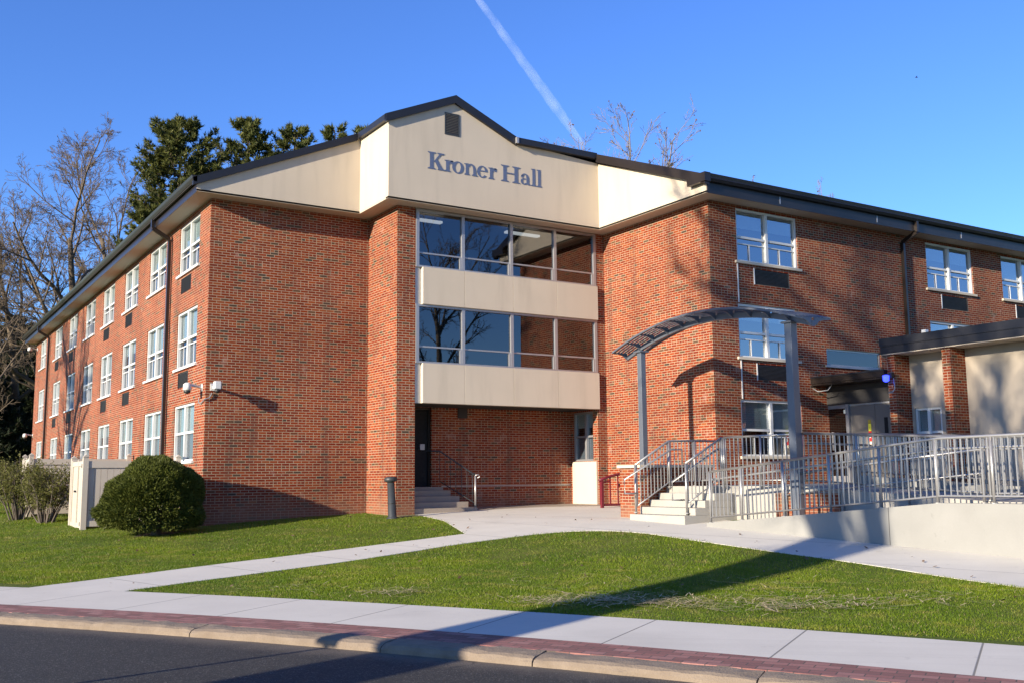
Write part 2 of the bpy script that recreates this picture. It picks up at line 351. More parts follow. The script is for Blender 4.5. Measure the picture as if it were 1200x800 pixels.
def paver_mat():
    g = NG('red_pavers'); x = g.xyz(g.pos().outputs['Position'])
    u = g.math('ADD', g.math('MULTIPLY', x[0], T2[0]), g.math('MULTIPLY', x[1], T2[1])); v = g.math('ADD', g.math('MULTIPLY', x[0], N2[0]), g.math('MULTIPLY', x[1], N2[1]))
    mask, rnd, rc = brick_pattern(g, u, v, .205, .105, .009)
    c = g.ramp(rnd, [(0, (.17, .075, .065)), (.5, (.24, .10, .085)), (1, (.30, .15, .13))]); c = g.mix(.4, c, g.mix(g.noise(40, 3), (.2, .2, .2), (.8, .8, .8)), 'OVERLAY')
    g.base(g.mix(mask, (.08, .06, .05), c)); g.rough(.9); g.bump(mask, .5, .006); return g.m
sheet('paver_strip', .13, .642, -.608, -.599, paver_mat(), ns=3)
def kerb():
    rng = random.Random(4); g = NG('kerb_stone'); a = g.noise(5, 6); b = g.noise(60, 4)
    c = g.mix(a, (.12, .088, .06), (.30, .24, .18)); c = g.mix(g.math('MULTIPLY', b, .5), c, (.16, .12, .085)); g.base(c); g.rough(.95); g.bump(g.math('ADD', a, g.math('MULTIPLY', b, .4)), .9, .02)
    b_ = MB(); t = -40.0
    cuts = [-4.6, -2.9, -1.42, -.02, 2.35, 3.95, 5.9, 7.6, 9.4]
    bounds = list(np.arange(-40, -5, 2.1))+cuts+list(np.arange(11.4, 40, 2.1))
    for a0, a1 in zip(bounds[:-1], bounds[1:]):
        gap = .006+rng.random()*.012; dz = rng.uniform(-.012, .006); ds = rng.uniform(-.012, .012)
        n = 14; prof0 = [(-.17, -.9), (-.155, -.66), (-.135, -.628), (-.09, -.610), (.0, -.604), (.126, -.604), (.126, -.9)]
        base = len(b_.v); k = len(prof0)
        for i in range(n+1):
            tt = a0+gap/2+(a1-a0-gap)*i/n; w = float(warp(tt)); edge = 1 if i in (0, n) else 0
            for j, (s, z) in enumerate(prof0):
                jj = 0 if j in (0, 6) else 1
                chip = rng.uniform(-.009, .009)*jj
                if edge and j in (2, 3, 4): z -= .012
                x, y = st2xy(s+w+ds*(j < 5)+chip, tt); b_.v.append((x, y, z+dz*jj+chip*.6))
        for i in range(n):
            for j in range(k-1): q = base+i*k+j; b_.f.append((q, q+k, q+k+1, q+1))
        b_.f.append(tuple(base+j for j in range(k))); b_.f.append(tuple(base+n*k+j for j in reversed(range(k))))
    return tag(b_.build('kerb', g.m), kind='structure')
kerb()
# bits of sand and grit along the gutter
def drape(name, poly, m, off=.02, skirt=.1, kind='structure'):
    bm = bmesh.new(); vs = [bm.verts.new((x, y, 0)) for x, y in poly]; bm.faces.new(vs)
    for s in SX:
        if s < -1 or s > 60: continue
        pc = (P0[0]+N2[0]*s, P0[1]+N2[1]*s, 0)
        bmesh.ops.bisect_plane(bm, geom=bm.verts[:]+bm.edges[:]+bm.faces[:], plane_co=pc, plane_no=(N2[0], N2[1], 0), dist=1e-5)
    bmesh.ops.triangulate(bm, faces=bm.faces[:])
    for v in bm.verts: v.co.z = H(v.co.x, v.co.y)+off
    be = [e for e in bm.edges if e.is_boundary]
    r = bmesh.ops.extrude_edge_only(bm, edges=be)
    for v in r['geom']:
        if isinstance(v, bmesh.types.BMVert): v.co.z -= skirt
    bmesh.ops.recalc_face_normals(bm, faces=bm.faces[:])
    me = bpy.data.meshes.new(name); bm.to_mesh(me); bm.free(); me.materials.append(m)
    o = bpy.data.objects.new(name, me); COL.objects.link(o); return tag(o, kind=kind)
def smoothpoly(pts, n=5):                                     # Catmull-Rom through points
    P = [Vector((*p, 0)) for p in pts]; out = []
    for i in range(len(P)-1):
        p0 = P[max(i-1, 0)]; p1 = P[i]; p2 = P[i+1]; p3 = P[min(i+2, len(P)-1)]
        for j in range(n):
            t = j/n; q = .5*((2*p1)+(p2-p0)*t+(2*p0-5*p1+4*p2-p3)*t*t+(3*p1-p0-3*p2+p3)*t**3); out.append((q.x, q.y))
    out.append((P[-1].x, P[-1].y)); return out
FAR = smoothpoly([(-5.05, -9.60), (-3.09, -8.58), (-1.16, -7.83), (1.02, -7.3), (3.57, -6.98)])
NEAR = smoothpoly([(-4.15, -11.05), (-2.6, -10.24), (-.18, -9.36), (2.23, -8.53), (3.89, -8.3), (4.71, -8.31), (5.38, -8.57), (5.80, -9.14), (5.97, -10.02), (5.88, -11.15), (5.82, -11.88), (5.68, -13.46), (5.54, -15.33), (5.2, -17.02), (4.99, -18.35), (4.6, -21), (4.2, -24)])
M['path'] = concrete('path_concrete', (.63, .595, .515), 1.9, (.97, .24), .1)
M['plaza'] = concrete('plaza_concrete', (.63, .595, .515), 2.4, (.35, -.94), .2)
PATHPOLY = FAR+[(4.56, -4.19), (4.95, -2.2), (4.95, -.4), (11.0, -.4), (11.3, -6.2), (8.6, -6.5), (8.6, -10.05), (7.5, -10.05), (7.5, -24)]+NEAR[::-1]
drape('path', PATHPOLY, M['path'], .008)
M['oldconc'] = concrete('old_concrete', (.33, .275, .22), None, stain=.25)
drape('landing_strip', [(6.95, -1.55), (6.95, -.46), (10.94, -.46), (10.94, -1.9), (11.2, -1.9), (11.2, -3.4), (9.0, -1.75)], M['oldconc'], .016, .006)
drape('mulch_bed', [(-1.22+(.52+.13*math.sin(a_*2.1)+.07*math.cos(a_*5.3))*math.cos(a_*.2618), -.92+(.42+.11*math.sin(a_*1.7+1)+.06*math.cos(a_*4.1))*math.sin(a_*.2618)) for a_ in range(24)], M['soil'], .002, .02)
drape('bare_soil', [(4.35, -2.35), (4.9, -2.45), (4.93, -1.9), (4.4, -1.9)], M['soil'], .012, .02)

# ---------------------------------------------------------------- the residence hall
XR, Q, O, C_ = 11.268, 6.417, .513, 2.347
hall = thing('residence_hall', 'three storey red brick hall with cream gable and rows of white windows', 'building', (0, 0, 0))
def px_(val, sgn):  # plane x = val, inside towards sgn*x ; maps (a, t, z)
    return lambda a, t, z: (val+sgn*t, a, z)
def py_(val, sgn):
    return lambda a, t, z: (a, val+sgn*t, z)
def wall(name, fn, a0, a1, z0, z1, openings=(), depth=.14, m=None, parent=None):
    A = sorted({a0, a1, *[v for o in openings for v in o[:2]]}); Z = sorted({z0, z1, *[v for o in openings for v in o[2:]]})
    b = MB()
    for i in range(len(A)-1):
        for j in range(len(Z)-1):
            ca, cz = (A[i]+A[i+1])/2, (Z[j]+Z[j+1])/2
            if any(o[0] < ca < o[1] and o[2] < cz < o[3] for o in openings): continue
            b.quad(fn(A[i], 0, Z[j]), fn(A[i+1], 0, Z[j]), fn(A[i+1], 0, Z[j+1]), fn(A[i], 0, Z[j+1]))
    for o in openings:
        p, q, r, s = o
        b.quad(fn(p, 0, r), fn(p, depth, r), fn(p, depth, s), fn(p, 0, s)); b.quad(fn(q, 0, r), fn(q, depth, r), fn(q, depth, s), fn(q, 0, s))
        b.quad(fn(p, 0, s), fn(q, 0, s), fn(q, depth, s), fn(p, depth, s)); b.quad(fn(p, 0, r), fn(q, 0, r), fn(q, depth, r), fn(p, depth, r))
    return b.build(name, m or M['brick'], parent or hall, fix=False)
def lbox(b, fn, a0, a1, t0, t1, z0, z1):
    p = fn(a0, t0, z0); q = fn(a1, t1, z1)
    b.box(min(p[0], q[0]), max(p[0], q[0]), min(p[1], q[1]), max(p[1], q[1]), min(p[2], q[2]), max(p[2], q[2])); return b
rw = random.Random(11)
def window(fn, a0, a1, z0, z1, style, parent=None, sill=True, backing=True):
    parent = parent or hall; t = .085; fm = M['white'] if style != 'alu' else M['alu']; w = .06; mid = (a0+a1)/2; zm = z0+(z1-z0)*(.50 if style != 'right' else .47)
    b = MB()
    lbox(b, fn, a0, a0+w, t-.05, t+.05, z0, z1); lbox(b, fn, a1-w, a1, t-.05, t+.05, z0, z1)
    lbox(b, fn, a0+w, a1-w, t-.05, t+.05, z1-w, z1); lbox(b, fn, a0+w, a1-w, t-.05, t+.05, z0, z0+w)
    lbox(b, fn, mid-.045, mid+.045, t-.055, t+.055, z0+w, z1-w)
    lbox(b, fn, a0+w, mid-.045, t-.03, t+.04, zm-.03, zm+.03); lbox(b, fn, mid+.045, a1-w, t-.03, t+.04, zm-.03, zm+.03)
    fr = b.build('window', fm, parent)
    if style in ('up', 'right'):                             # half insect screens in the lower sash
        s = MB()
        for p, q in ((a0+w, mid-.045), (mid+.045, a1-w)):
            lbox(s, fn, p, q, t-.012, t+.002, zm-.19, zm-.16)
            c = (p+q)/2 if style == 'up' else p+(q-p)*.45
            lbox(s, fn, c-.014, c+.014, t-.012, t+.002, z0+w, zm-.19)
            if style == 'up': lbox(s, fn, p+.03, p+.055, t-.012, t+.002, zm-.16, zm-.03)
        s.build('screen_frame', fm, fr)
    g = MB(); tp = t+.02
    for p, q in ((a0+w, mid-.045), (mid+.045, a1-w)):
        for r, u in ((z0+w, zm-.03), (zm+.03, z1-w)): lbox(g, fn, p, q, tp, tp+.006, r, u)
    g.build('pane', M['glass'] if style == 'right' else M['glass_soft'], fr)
    if sill:
        s = MB(); lbox(s, fn, a0-.09, a1+.09, -.06, t-.052, z0-.055, z0+.012); s.build('sill', M['cap'] if style == 'right' else M['white'], fr)
    if backing:
        k = MB(); n = rw.random()
        drop = zm-.02 if n < .6 else (zm+(z1-zm)*rw.uniform(.1, .6) if n < .9 else zm-(zm-z0)*rw.uniform(.2, .6))
        lbox(k, fn, a0+w, a1-w, t+.07, t+.075, drop, z1-.02); bl = k.build('blind', M['trans_blind'], fr)
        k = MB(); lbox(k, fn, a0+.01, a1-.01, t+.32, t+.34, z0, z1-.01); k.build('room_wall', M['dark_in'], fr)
        k = MB()
        if style != 'right': lbox(k, fn, a0+w, a1-w, t+.06, t+.064, z0+w, zm-.2 if style == 'up' else zm-.03); k.build('curtain', M['screen'], fr)
    return fr
def louvre(fn, a0, a1, z0, z1, white_edge=None):
    b = MB(); lbox(b, fn, a0, a1, .03, .05, z0, z1)
    n = int((z1-z0)/.035)
    for i in range(n): lbox(b, fn, a0+.02, a1-.02, .006, .031, z0+.02+i*.035, z0+.034+i*.035)
    for p, q in ((a0, a0+.02), (a1-.02, a1)): lbox(b, fn, p, q, -.004, .031, z0, z1)
    o = b.build('vent_grille', M['grille'], hall)
    if white_edge is not None:
        k = MB(); lbox(k, fn, white_edge-.035, white_edge-.001, -.012, .03, z0-.01, z1+.02); k.build('grille_trim', M['white'], o)

# left long facade
LF = px_(0, 1); ZB = -.35
WY = [(1.0, 3.09), (4.63, 6.76), (8.33, 10.46), (12.15, 14.28), (15.8, 17.95), (19.85, 21.95), (23.85, 26.0), (28.75, 30.75)]
ops = []
for a, b_ in WY: ops += [(a, b_, 6.60, 8.02), (a, b_, 3.97, 5.53), (a, b_, 1.43, 2.96)]
ac3 = [0, 2, 3, 5, 6]; ac2 = [0, 2, 3, 5, 6]
lv = [(WY[i][0]+.74, WY[i][0]+1.78, 6.06, 6.49) for i in ac3]+[(WY[i][0]+.74, WY[i][0]+1.78, 3.44, 3.86) for i in ac2]
wall('wall', LF, 0, 32.3, ZB, 8.15, ops+lv)
for a, b_ in WY:
    window(LF, a, b_, 6.60, 8.02, 'up'); window(LF, a, b_, 3.97, 5.53, 'up'); window(LF, a, b_, 1.43, 2.96, 'ground')
for v in lv: louvre(LF, *v)
# left wing front, pier, recess
wall('wall', py_(0, 1), 0, 4.434, ZB, 8.15)
p = MB(); p.box(4.434, 4.974, -1.826, -.44, ZB, 8.15); p.build('pier', M['brick'], hall, fix=False)
p = MB(); p.box(4.434, 4.95, -.44, .3, ZB, 8.15); p.build('pier_return', M['brick'], hall, fix=False)
wall('recess_wall', py_(-.45, 1), 4.974, 10.95, -.2, 2.93, [(5.05, 6.19, .70, 2.90)], .2)
p = MB(); p.box(5.05, 6.19, -.30, -.24, .70, 2.90); dr = p.build('side_door', M['black'], hall)
p = MB(); p.box(5.05, 5.10, -.36, -.30, .7, 2.9).box(6.14, 6.19, -.36, -.30, .7, 2.9).box(5.1, 6.14, -.36, -.30, 2.84, 2.9); p.build('door_frame', M['bronze'], dr)
p = MB(); p.box(5.86, 6.0, -.40, -.30, 1.72, 1.88); p.build('handle', M['alu'], dr)
p = MB()
for i in range(4): p.box(4.976, 6.9-.12*i, -1.75+.28*i, -.452, -.15 if i == 0 else .02+.15*i-.15+.001, .15*(i+1))
p.box(4.976, 6.45, -.64, -.452, .6, .70)
p.build('side_steps', M['oldconc'], hall)
wall('recess_wall', px_(10.95, 1), -1.85, -.45, -.2, 2.93, [(-1.78, -.58, 1.40, 2.86)], .12)
window(px_(10.95, 1), -1.78, -.58, 1.40, 2.86, 'alu', sill=False, backing=True)
p = MB(); p.box(10.90, 10.948, -1.78, -.58, .10, 1.385); p.build('cream_panel', M['panel'], hall)
p = MB(); p.box(6.5, 10.9, -.466, -.452, .70, .725); p.build('wall_conduit', M['alu'], hall)
p = MB(); p.box(7.02, 7.32, -.49, -.452, 2.62, 2.92); p.build('junction_box', M['grille'], hall)
p = MB(); p.box(10.975, 11.268, -1.85, -1.55, -.2, 8.15); p.build('wall', M['brick'], hall, fix=False)
# cantilevered glazed bays
p = MB(); p.box(4.976, 10.97, -1.72, -.452, 2.905, 3.0); p.build('bay_soffit', M['dark_in'], hall)  # near-black colour on this soffit deepens the shade in the recess below
MUL = [5.03, 6.43, 8.0, 9.5, 10.93]
def spandrel(z0, z1, n):
    xs = [5.15, 6.43, 8.0, 9.5, 10.972]
    for a, b_ in zip(xs[:-1], xs[1:]):
        q = MB(); q.box(a+.004, b_-.004, -1.93, -1.74, z0, z1); q.build('spandrel_panel', M['panel'], hall, bevel=.004)
    q = MB(); q.box(4.98, 5.146, -1.80, -1.74, z0, z1); q.build('spandrel_end', M['alu'], hall)
spandrel(2.90, 3.955, 0); spandrel(5.525, 6.53, 1)
for z0, z1, tb in ((3.955, 5.525, 4.40), (6.53, 8.13, 6.93)):
    f = MB()
    for x in MUL: f.box(x-.045, x+.045, -1.86, -1.74, z0+.05, z1-.06)
    f.box(4.98, 10.972, -1.87, -1.735, z0, z0+.05); f.box(4.98, 10.972, -1.86, -1.74, z1-.06, z1)
    for a, b_ in zip(MUL[:-1], MUL[1:]):
        f.box(a+.045, b_-.045, -1.83, -1.76, tb-.02, tb+.02); f.box(b_-.10, b_-.046, -1.85, -1.75, z0+.05, tb-.02)
    fr = f.build('bay_glazing', M['alu'], hall)
    for a, b_ in zip(MUL[:-1], MUL[1:]):
        g = MB(); g.box(a+.045, b_-.045, -1.80, -1.793, z0+.05, z1-.06); g.build('pane', M['glass_dark'], fr)
# dark rooms behind the bays
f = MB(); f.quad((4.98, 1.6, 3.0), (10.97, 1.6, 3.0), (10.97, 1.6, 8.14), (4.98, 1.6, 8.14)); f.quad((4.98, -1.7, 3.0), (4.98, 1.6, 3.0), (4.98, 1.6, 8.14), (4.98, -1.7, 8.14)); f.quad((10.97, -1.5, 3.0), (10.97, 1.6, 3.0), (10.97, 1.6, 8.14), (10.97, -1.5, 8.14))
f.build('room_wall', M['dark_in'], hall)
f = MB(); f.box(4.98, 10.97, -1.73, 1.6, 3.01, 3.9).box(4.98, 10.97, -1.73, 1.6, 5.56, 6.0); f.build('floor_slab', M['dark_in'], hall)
f = MB(); f.box(5.1, 6.0, -1.45, -1.3, 7.93, 7.99).box(8.1, 9.25, -1.45, -1.3, 7.93, 7.99); f.build('strip_light', M['tube'], hall)
# right wing
wall('wall', px_(XR, 1), -Q, -1.85, -.2, 8.15)
RF = py_(-Q, 1)
R3 = [(12.26, 14.6), (20.33, 22.68), (24.27, 26.6), (32.3, 34.65)]
rops = [(a, b_, 6.60, 8.07) for a, b_ in R3]+[(12.22, 14.42, 4.02, 5.46), (20.33, 22.68, 4.02, 5.60), (24.27, 26.6, 4.02, 5.6), (15.58, 17.93, 3.98, 4.46), (12.19, 14.48, 1.42, 2.91)]
rl = [(12.88, 14.2, 6.03, 6.45), (20.99, 22.3, 6.03, 6.45), (24.95, 26.2, 6.03, 6.45), (12.85, 14.17, 3.45, 3.87)]
wall('wall', RF, XR, 38, -.2, 8.15, rops+rl)
for a, b_ in R3: window(RF, a, b_, 6.60, 8.07, 'right')
window(RF, 12.22, 14.42, 4.02, 5.46, 'right'); window(RF, 20.33, 22.68, 4.02, 5.6, 'right'); window(RF, 24.27, 26.6, 4.02, 5.6, 'right'); window(RF, 12.19, 14.48, 1.42, 2.91, 'right')
for v in rl: louvre(RF, *v, white_edge=v[0])
p = MB(); lbox(p, RF, 15.58, 17.93, .05, .1, 3.98, 4.03); lbox(p, RF, 15.58, 17.93, .05, .1, 4.41, 4.46); lbox(p, RF, 15.58, 15.63, .05, .1, 4.03, 4.41); lbox(p, RF, 17.88, 17.93, .05, .1, 4.03, 4.41); lbox(p, RF, 15.5, 18.0, -.04, .05, 3.93, 3.98)
sw = p.build('window', M['alu'], hall); p = MB(); lbox(p, RF, 15.63, 17.88, .07, .076, 4.03, 4.41); p.build('pane', M['glass_dark'], sw)
p = MB(); lbox(p, RF, 15.6, 17.9, .2, .22, 3.98, 4.46); p.build('room_wall', M['dark_in'], sw)
for z0, z1 in ((5.48, 6.53), (2.93, 3.95)):
    p = MB(); lbox(p, RF, 12.235, 12.265, -.02, -.001, z0, z1); p.build('vent_pipe', M['white'], hall)
# back walls, so that the hall is closed all round
wall('wall', py_(32.3, -1), 0, 12.4, ZB, 8.15); wall('wall', px_(12.4, -1), 7, 32.3, ZB, 8.15); wall('wall', py_(7.0, -1), 12.4, 38, ZB, 8.15); wall('wall', px_(38, -1), -Q, 7, ZB, 8.15)
# soffit slab
p = MB(); p.prism([(-O, -O), (3.92, -O), (3.92, -C_), (10.755, -C_), (10.755, -6.93), (38.4, -6.93), (38.4, 7.4), (12.9, 7.4), (12.9, 32.8), (-O, 32.8)], lambda a, b_, t: (a, b_, t), 8.152, 8.2); p.build('soffit', M['soffit'], hall)
# gable walls in stucco
SL = .433
def ztop(x): return 8.42+SL*(x+.54) if x < 5.9 else 8.42+SL*6.44-SL*(x-5.9)
p = MB(); p.prism([(-O, 8.145), (3.92, 8.145), (3.92, ztop(3.92)), (-O, ztop(-O))], lambda a, b_, t: (a, t, b_), -O, -O+.15); p.build('gable_wall', M['stucco'], hall, fix=True)
zr = 10.36
p = MB(); p.prism([(3.92, 8.145), (10.755, 8.145), (10.755, 10.15), (8.25, zr-.06), (8.06, ztop(8.0)), (5.9, ztop(5.9)), (3.92, ztop(3.92))], lambda a, b_, t: (a, t, b_), -C_, -C_+.15); p.build('gable_wall', M['stucco'], hall)
p = MB(); p.box(3.9205, 4.07, -C_+.152, -O+.02, 8.145, 10.34); p.build('gable_wall', M['stucco'], hall)
p = MB(); p.prism([(-6.93, 8.145), (-C_+.15, 8.145), (-C_+.15, 10.2), (-6.93, 8.42)], lambda a, b_, t: (t, a, b_), 10.755, 10.9); p.build('gable_wall', M['stucco'], hall)
# roof planes
def slab(pts, th, m, name='roof'):
    b = MB(); n = len(pts); b.v = [tuple(q) for q in pts]+[(q[0], q[1], q[2]-th) for q in pts]
    b.f = [tuple(range(n)), tuple(reversed(range(n, 2*n)))]+[(i, n+i, n+(i+1) % n, (i+1) % n) for i in range(n)]
    return b.build(name, m, hall)
zl = lambda x: 8.49+SL*(x+.54); zrr = lambda x: zl(5.9)-SL*(x-5.9); zc = lambda y: 8.60+.395*(y+6.97)
slab([(-.60, -.58, zl(-.6)), (3.84, -.58, zl(3.84)), (3.84, -2.41, zl(3.84)), (5.9, -2.41, zl(5.9)), (5.9, 32.9, zl(5.9)), (-.60, 32.9, zl(-.6))], .12, M['shingle'])
slab([(5.9, -2.41, zl(5.9)), (7.95, -2.41, zrr(7.95)), (12.5, 2, zrr(12.5)), (12.5, 32.9, zrr(12.5)), (5.9, 32.9, zl(5.9))], .12, M['shingle'])
slab([(7.9, -2.42, zc(-2.42)), (10.62, -2.42, zc(-2.42)), (10.62, -7.0, zc(-7.0)), (38.5, -7.0, zc(-7.0)), (38.5, .3, zc(.3)), (7.9, .3, zc(.3))], .12, M['shingle'])
slab([(7.9, .3, zc(.3)), (38.5, .3, zc(.3)), (38.5, 7.5, zc(-7)), (7.9, 7.5, zc(-7))], .12, M['shingle'])
p = MB()                                                     # chimney-free ridge caps
# rake boards, gutters, fascias
def rake(pts, fn, t0, t1, h, m, name='rake_board'):
    b = MB()
    for (a0, z0), (a1, z1) in zip(pts[:-1], pts[1:]):
        b.prism([(a0, z0-h), (a1, z1-h), (a1, z1), (a0, z0)], fn, t0, t1)
    return b.build(name, m, hall)
xz = lambda a, b_, t: (a, t, b_); yz = lambda a, b_, t: (t, a, b_)
rake([(-.63, zl(-.63)+.02), (3.80, zl(3.80)+.02)], xz, -.60, -.515, .20, M['darkfas'])
rake([(3.80, zl(3.80)+.02), (5.9, zl(5.9)+.02)], xz, -2.43, -2.349, .22, M['darkfas']); rake([(5.9, zl(5.9)+.02), (7.86, zrr(7.86)+.02)], xz, -2.43, -2.349, .24, M['darkfas'])
p = MB(); p.box(3.80, 3.918, -2.40, -.605, zl(3.8)-.14, zl(3.8)+.025); p.build('rake_board', M['darkfas'], hall)
p = MB(); p.box(7.87, 10.62, -2.50, -2.349, 10.25, 10.42); p.build('gutter', M['darkfas'], hall)
p = MB(); p.box(7.80, 7.866, -2.52, -2.35, 10.25, 10.42); p.build('gutter_end', M['alu'], hall)
rake([(-7.05, zc(-7.05)+.02), (-2.45, zc(-2.45)+.02)], yz, 10.60, 10.753, .26, M['bronze'])
p = MB(); p.box(-.515, -.50, -.50, 32.7, 8.14, 8.42); p.build('fascia', M['bronze'], hall)
def gutter(poly, fn, t0, t1, name='gutter', m=None):
    b = MB(); b.prism(poly, fn, t0, t1); return b.build(name, m or M['bronze'], hall)
gutter([(-.53, 8.36), (-.62, 8.37), (-.66, 8.44), (-.645, 8.46), (-.67, 8.52), (-.53, 8.52)], lambda a, b_, t: (a, t, b_), -.60, 32.9)
p = MB(); p.box(10.78, 38.3, -6.945, -6.93, 8.14, 8.44); p.build('fascia', M['darkfas'], hall)
for x in (13.4, 17.4, 21.4, 25.3): 
    p = MB(); p.box(x, x+.03, -6.953, -6.9455, 8.2, 8.4); p.build('fascia_joint', M['alu'], hall)
gutter([(-6.947, 8.42), (-7.04, 8.43), (-7.08, 8.50), (-7.065, 8.53), (-7.09, 8.62), (-6.947, 8.62)], lambda a, b_, t: (t, a, b_), 10.66, 38.4, m=M['darkfas'])
p = MB(); p.box(10.57, 10.77, -7.085, -6.40, 8.40, 8.64); p.build('gutter_return', M['bronze'], hall)
# downspouts
def downspout(pts, m): b = MB(); [b.bar(a, c, .09, .11) for a, c in zip(pts[:-1], pts[1:])]; return b.build('downspout', m, hall)
for y in (3.92, 27.3): downspout([(-.58, y, 8.40), (-.58, y, 8.13), (-.09, y, 7.85), (-.09, y, -.2)], M['bronze'])
downspout([(19.15, -6.99, 8.46), (19.15, -6.99, 8.12), (19.15, -6.48, 7.9), (19.15, -6.48, 4.6)], M['bronze'])
# gable louvre
p = MB(); p.box(5.58, 5.62, -2.362, -2.349, 10.16, 10.78).box(6.0, 6.04, -2.362, -2.349, 10.16, 10.78).box(5.62, 6.0, -2.362, -2.349, 10.16, 10.2).box(5.62, 6.0, -2.362, -2.349, 10.74, 10.78)
gv = p.build('gable_vent', M['bollard'], hall); p = MB()
for i in range(12): p.prism([(-2.360, 10.205+i*.0445), (-2.351, 10.205+i*.0445+.03), (-2.351, 10.205+i*.0445+.036), (-2.361, 10.205+i*.0445+.006)], yz, 5.62, 6.0)
p.build('louvre_blades', M['grille'], gv)

# ---------------------------------------------------------------- name lettering
def sign():
    S = thing('name_sign', 'raised blue grey serif letters reading Kroner Hall on the cream gable', 'sign', (5.07, -2.36, 9.12))
    yb = -2.349; capz = .475; xh = .325
    def letter(x0, shapes):
        b = MB()
        for i, poly in enumerate(shapes):
            d = .005+.0008*i
            b.prism([(x0+x, 9.12+z) for x, z in poly], lambda a, z, t: (a, t, z), yb-d, yb-.001)
        b.build('letter', M['letter'], S)
    R = lambda x0, x1, z0, z1: [(x0, z0), (x1, z0), (x1, z1), (x0, z1)]
    def serif(x0, x1, s0, s1, z, d):                      # bracketed slab serif: flat at z, towards d
        h = .022; k = .03
        return [(x0, z), (x1, z), (x1, z+d*h), (s1, z+d*(h+k)), (s0, z+d*(h+k)), (x0, z+d*h)]
    def ring(cx, cz, rx, rz, ix, iz, a0=0, a1=360, n=28, tilt=0):
        out = []
        for i in range(n):
            qs = []
            for a, ex, ez in ((a0+(a1-a0)*i/n, rx, rz), (a0+(a1-a0)*(i+1)/n, rx, rz), (a0+(a1-a0)*(i+1)/n, ix, iz), (a0+(a1-a0)*i/n, ix, iz)):
                r = math.radians(a); x, z = ex*math.cos(r), ez*math.sin(r); qs.append((cx+x+tilt*z*(ex == ix), cz+z))
            out.append(qs)
        return out
    def ringletter(polys, b):
        for q in polys: b.prism(q, lambda a, z, t: (a, t, z), yb-.005, yb-.001)
    def multi(x0, shapes, rings):
        b = MB()
        for i, poly in enumerate(shapes):
            b.prism([(x0+x, 9.12+z) for x, z in poly], lambda a, z, t: (a, t, z), yb-.006-.0008*i, yb-.001)
        ringletter([[(x0+x, 9.12+z) for x, z in q] for q in rings], b); b.build('letter', M['letter'], S)
    letter(5.065, [R(.065, .175, .05, capz-.05), serif(0, .24, .065, .175, 0, 1), serif(0, .24, .065, .175, capz, -1),
                   [(.17, .20), (.215, .20), (.43, capz-.02), (.365, capz-.02)], serif(.29, .50, .36, .43, capz, -1), [(.20, .245), (.27, .305), (.465, .02), (.335, .02)], serif(.30, .525, .335, .465, 0, 1)])
    def r_(x0): multi(x0, [R(.05, .145, .04, xh-.03), serif(.005, .19, .05, .14, 0, 1), [(.01, xh-.03), (.05, xh-.035), (.145, xh), (.145, xh+.008), (0, xh-.008)]], ring(.225, xh-.135, .115, .14, .06, .10, 62, 175, 10)+ring(.232, xh-.055, .045, .05, .001, .001, 0, 360, 14))
    r_(5.57)
    multi(5.81, [], ring(.18, xh/2, .18, xh/2+.01, .085, xh/2-.025, 0, 360, 36, .10))
    n_arch = ring(.225, xh-.16, .145, .168, .06, .125, 0, 150, 16)
    multi(6.18, [R(.05, .135, .04, xh-.03), serif(.01, .175, .05, .135, 0, 1), [(.012, xh-.03), (.05, xh-.035), (.145, xh), (.145, xh+.008), (0, xh-.008)], R(.285, .37, .04, xh-.15), serif(.245, .41, .285, .37, 0, 1)], n_arch)
    multi(6.58, [[(.07, xh*.52), (.335, xh*.52), (.335, xh*.52+.032), (.07, xh*.52+.032)]], ring(.18, xh/2, .17, xh/2+.01, .08, xh/2-.025, -8+15, 322, 32, .08))
    r_(6.95)
    letter(7.36, [R(.075, .185, .05, capz-.05), serif(0, .26, .075, .185, 0, 1), serif(0, .26, .075, .185, capz, -1), R(.445, .555, .05, capz-.05), serif(.37, .63, .445, .555, 0, 1), serif(.37, .63, .445, .555, capz, -1), R(.185, .445, capz*.50, capz*.50+.035)])
    multi(8.0, [R(.205, .295, .05, xh-.11), [(.205, .05), (.295, .05), (.35, .028), (.345, .004), (.27, .0), (.215, .025)]],
          ring(.16, xh-.125, .135, .132, .045, .098, 0, 150, 14)+ring(.065, xh-.085, .045, .045, .001, .001, 0, 360, 12)+ring(.135, .095, .125, .098, .045, .06, 60, 330, 18))
    for x0 in (8.365, 8.555): letter(x0, [R(.045, .14, .04, capz+.02), serif(0, .185, .045, .14, 0, 1), [(0, capz+.012), (.045, capz+.0), (.14, capz+.035), (.14, capz+.043), (0, capz+.03)]])
sign()
# ---------------------------------------------------------------- annex beside the entrance
ann = thing('entrance_annex', 'low beige annex with dark flat roof, brick fins and the entrance doors', 'annex', (15.6, -8.9, .6))
AX = px_(15.6, 1); DX = px_(15.5, 1)
wall('wall', AX, -22, -8.9, -.3, 4.0, [(-9.93, -9.16, 1.35, 2.6)], .12, M['block'], ann)
wall('wall', py_(-22, 1), 15.6, 24, -.3, 4.0, m=M['block'], parent=ann); wall('wall', py_(-8.9, -1), 15.6, 24, -.3, 4.0, m=M['block'], parent=ann)
p = MB(); p.box(14.87, 24, -22.6, -8.77, 3.99, 4.37); p.build('roof', M['darkfas'], ann)
p = MB(); p.box(14.845, 14.868, -22.6, -8.765, 4.18, 4.385); p.build('fascia_step', M['darkfas'], ann)
p = MB(); p.box(14.89, 15.598, -22.5, -8.8, 3.965, 3.988); p.build('soffit', M['soffit'], ann)
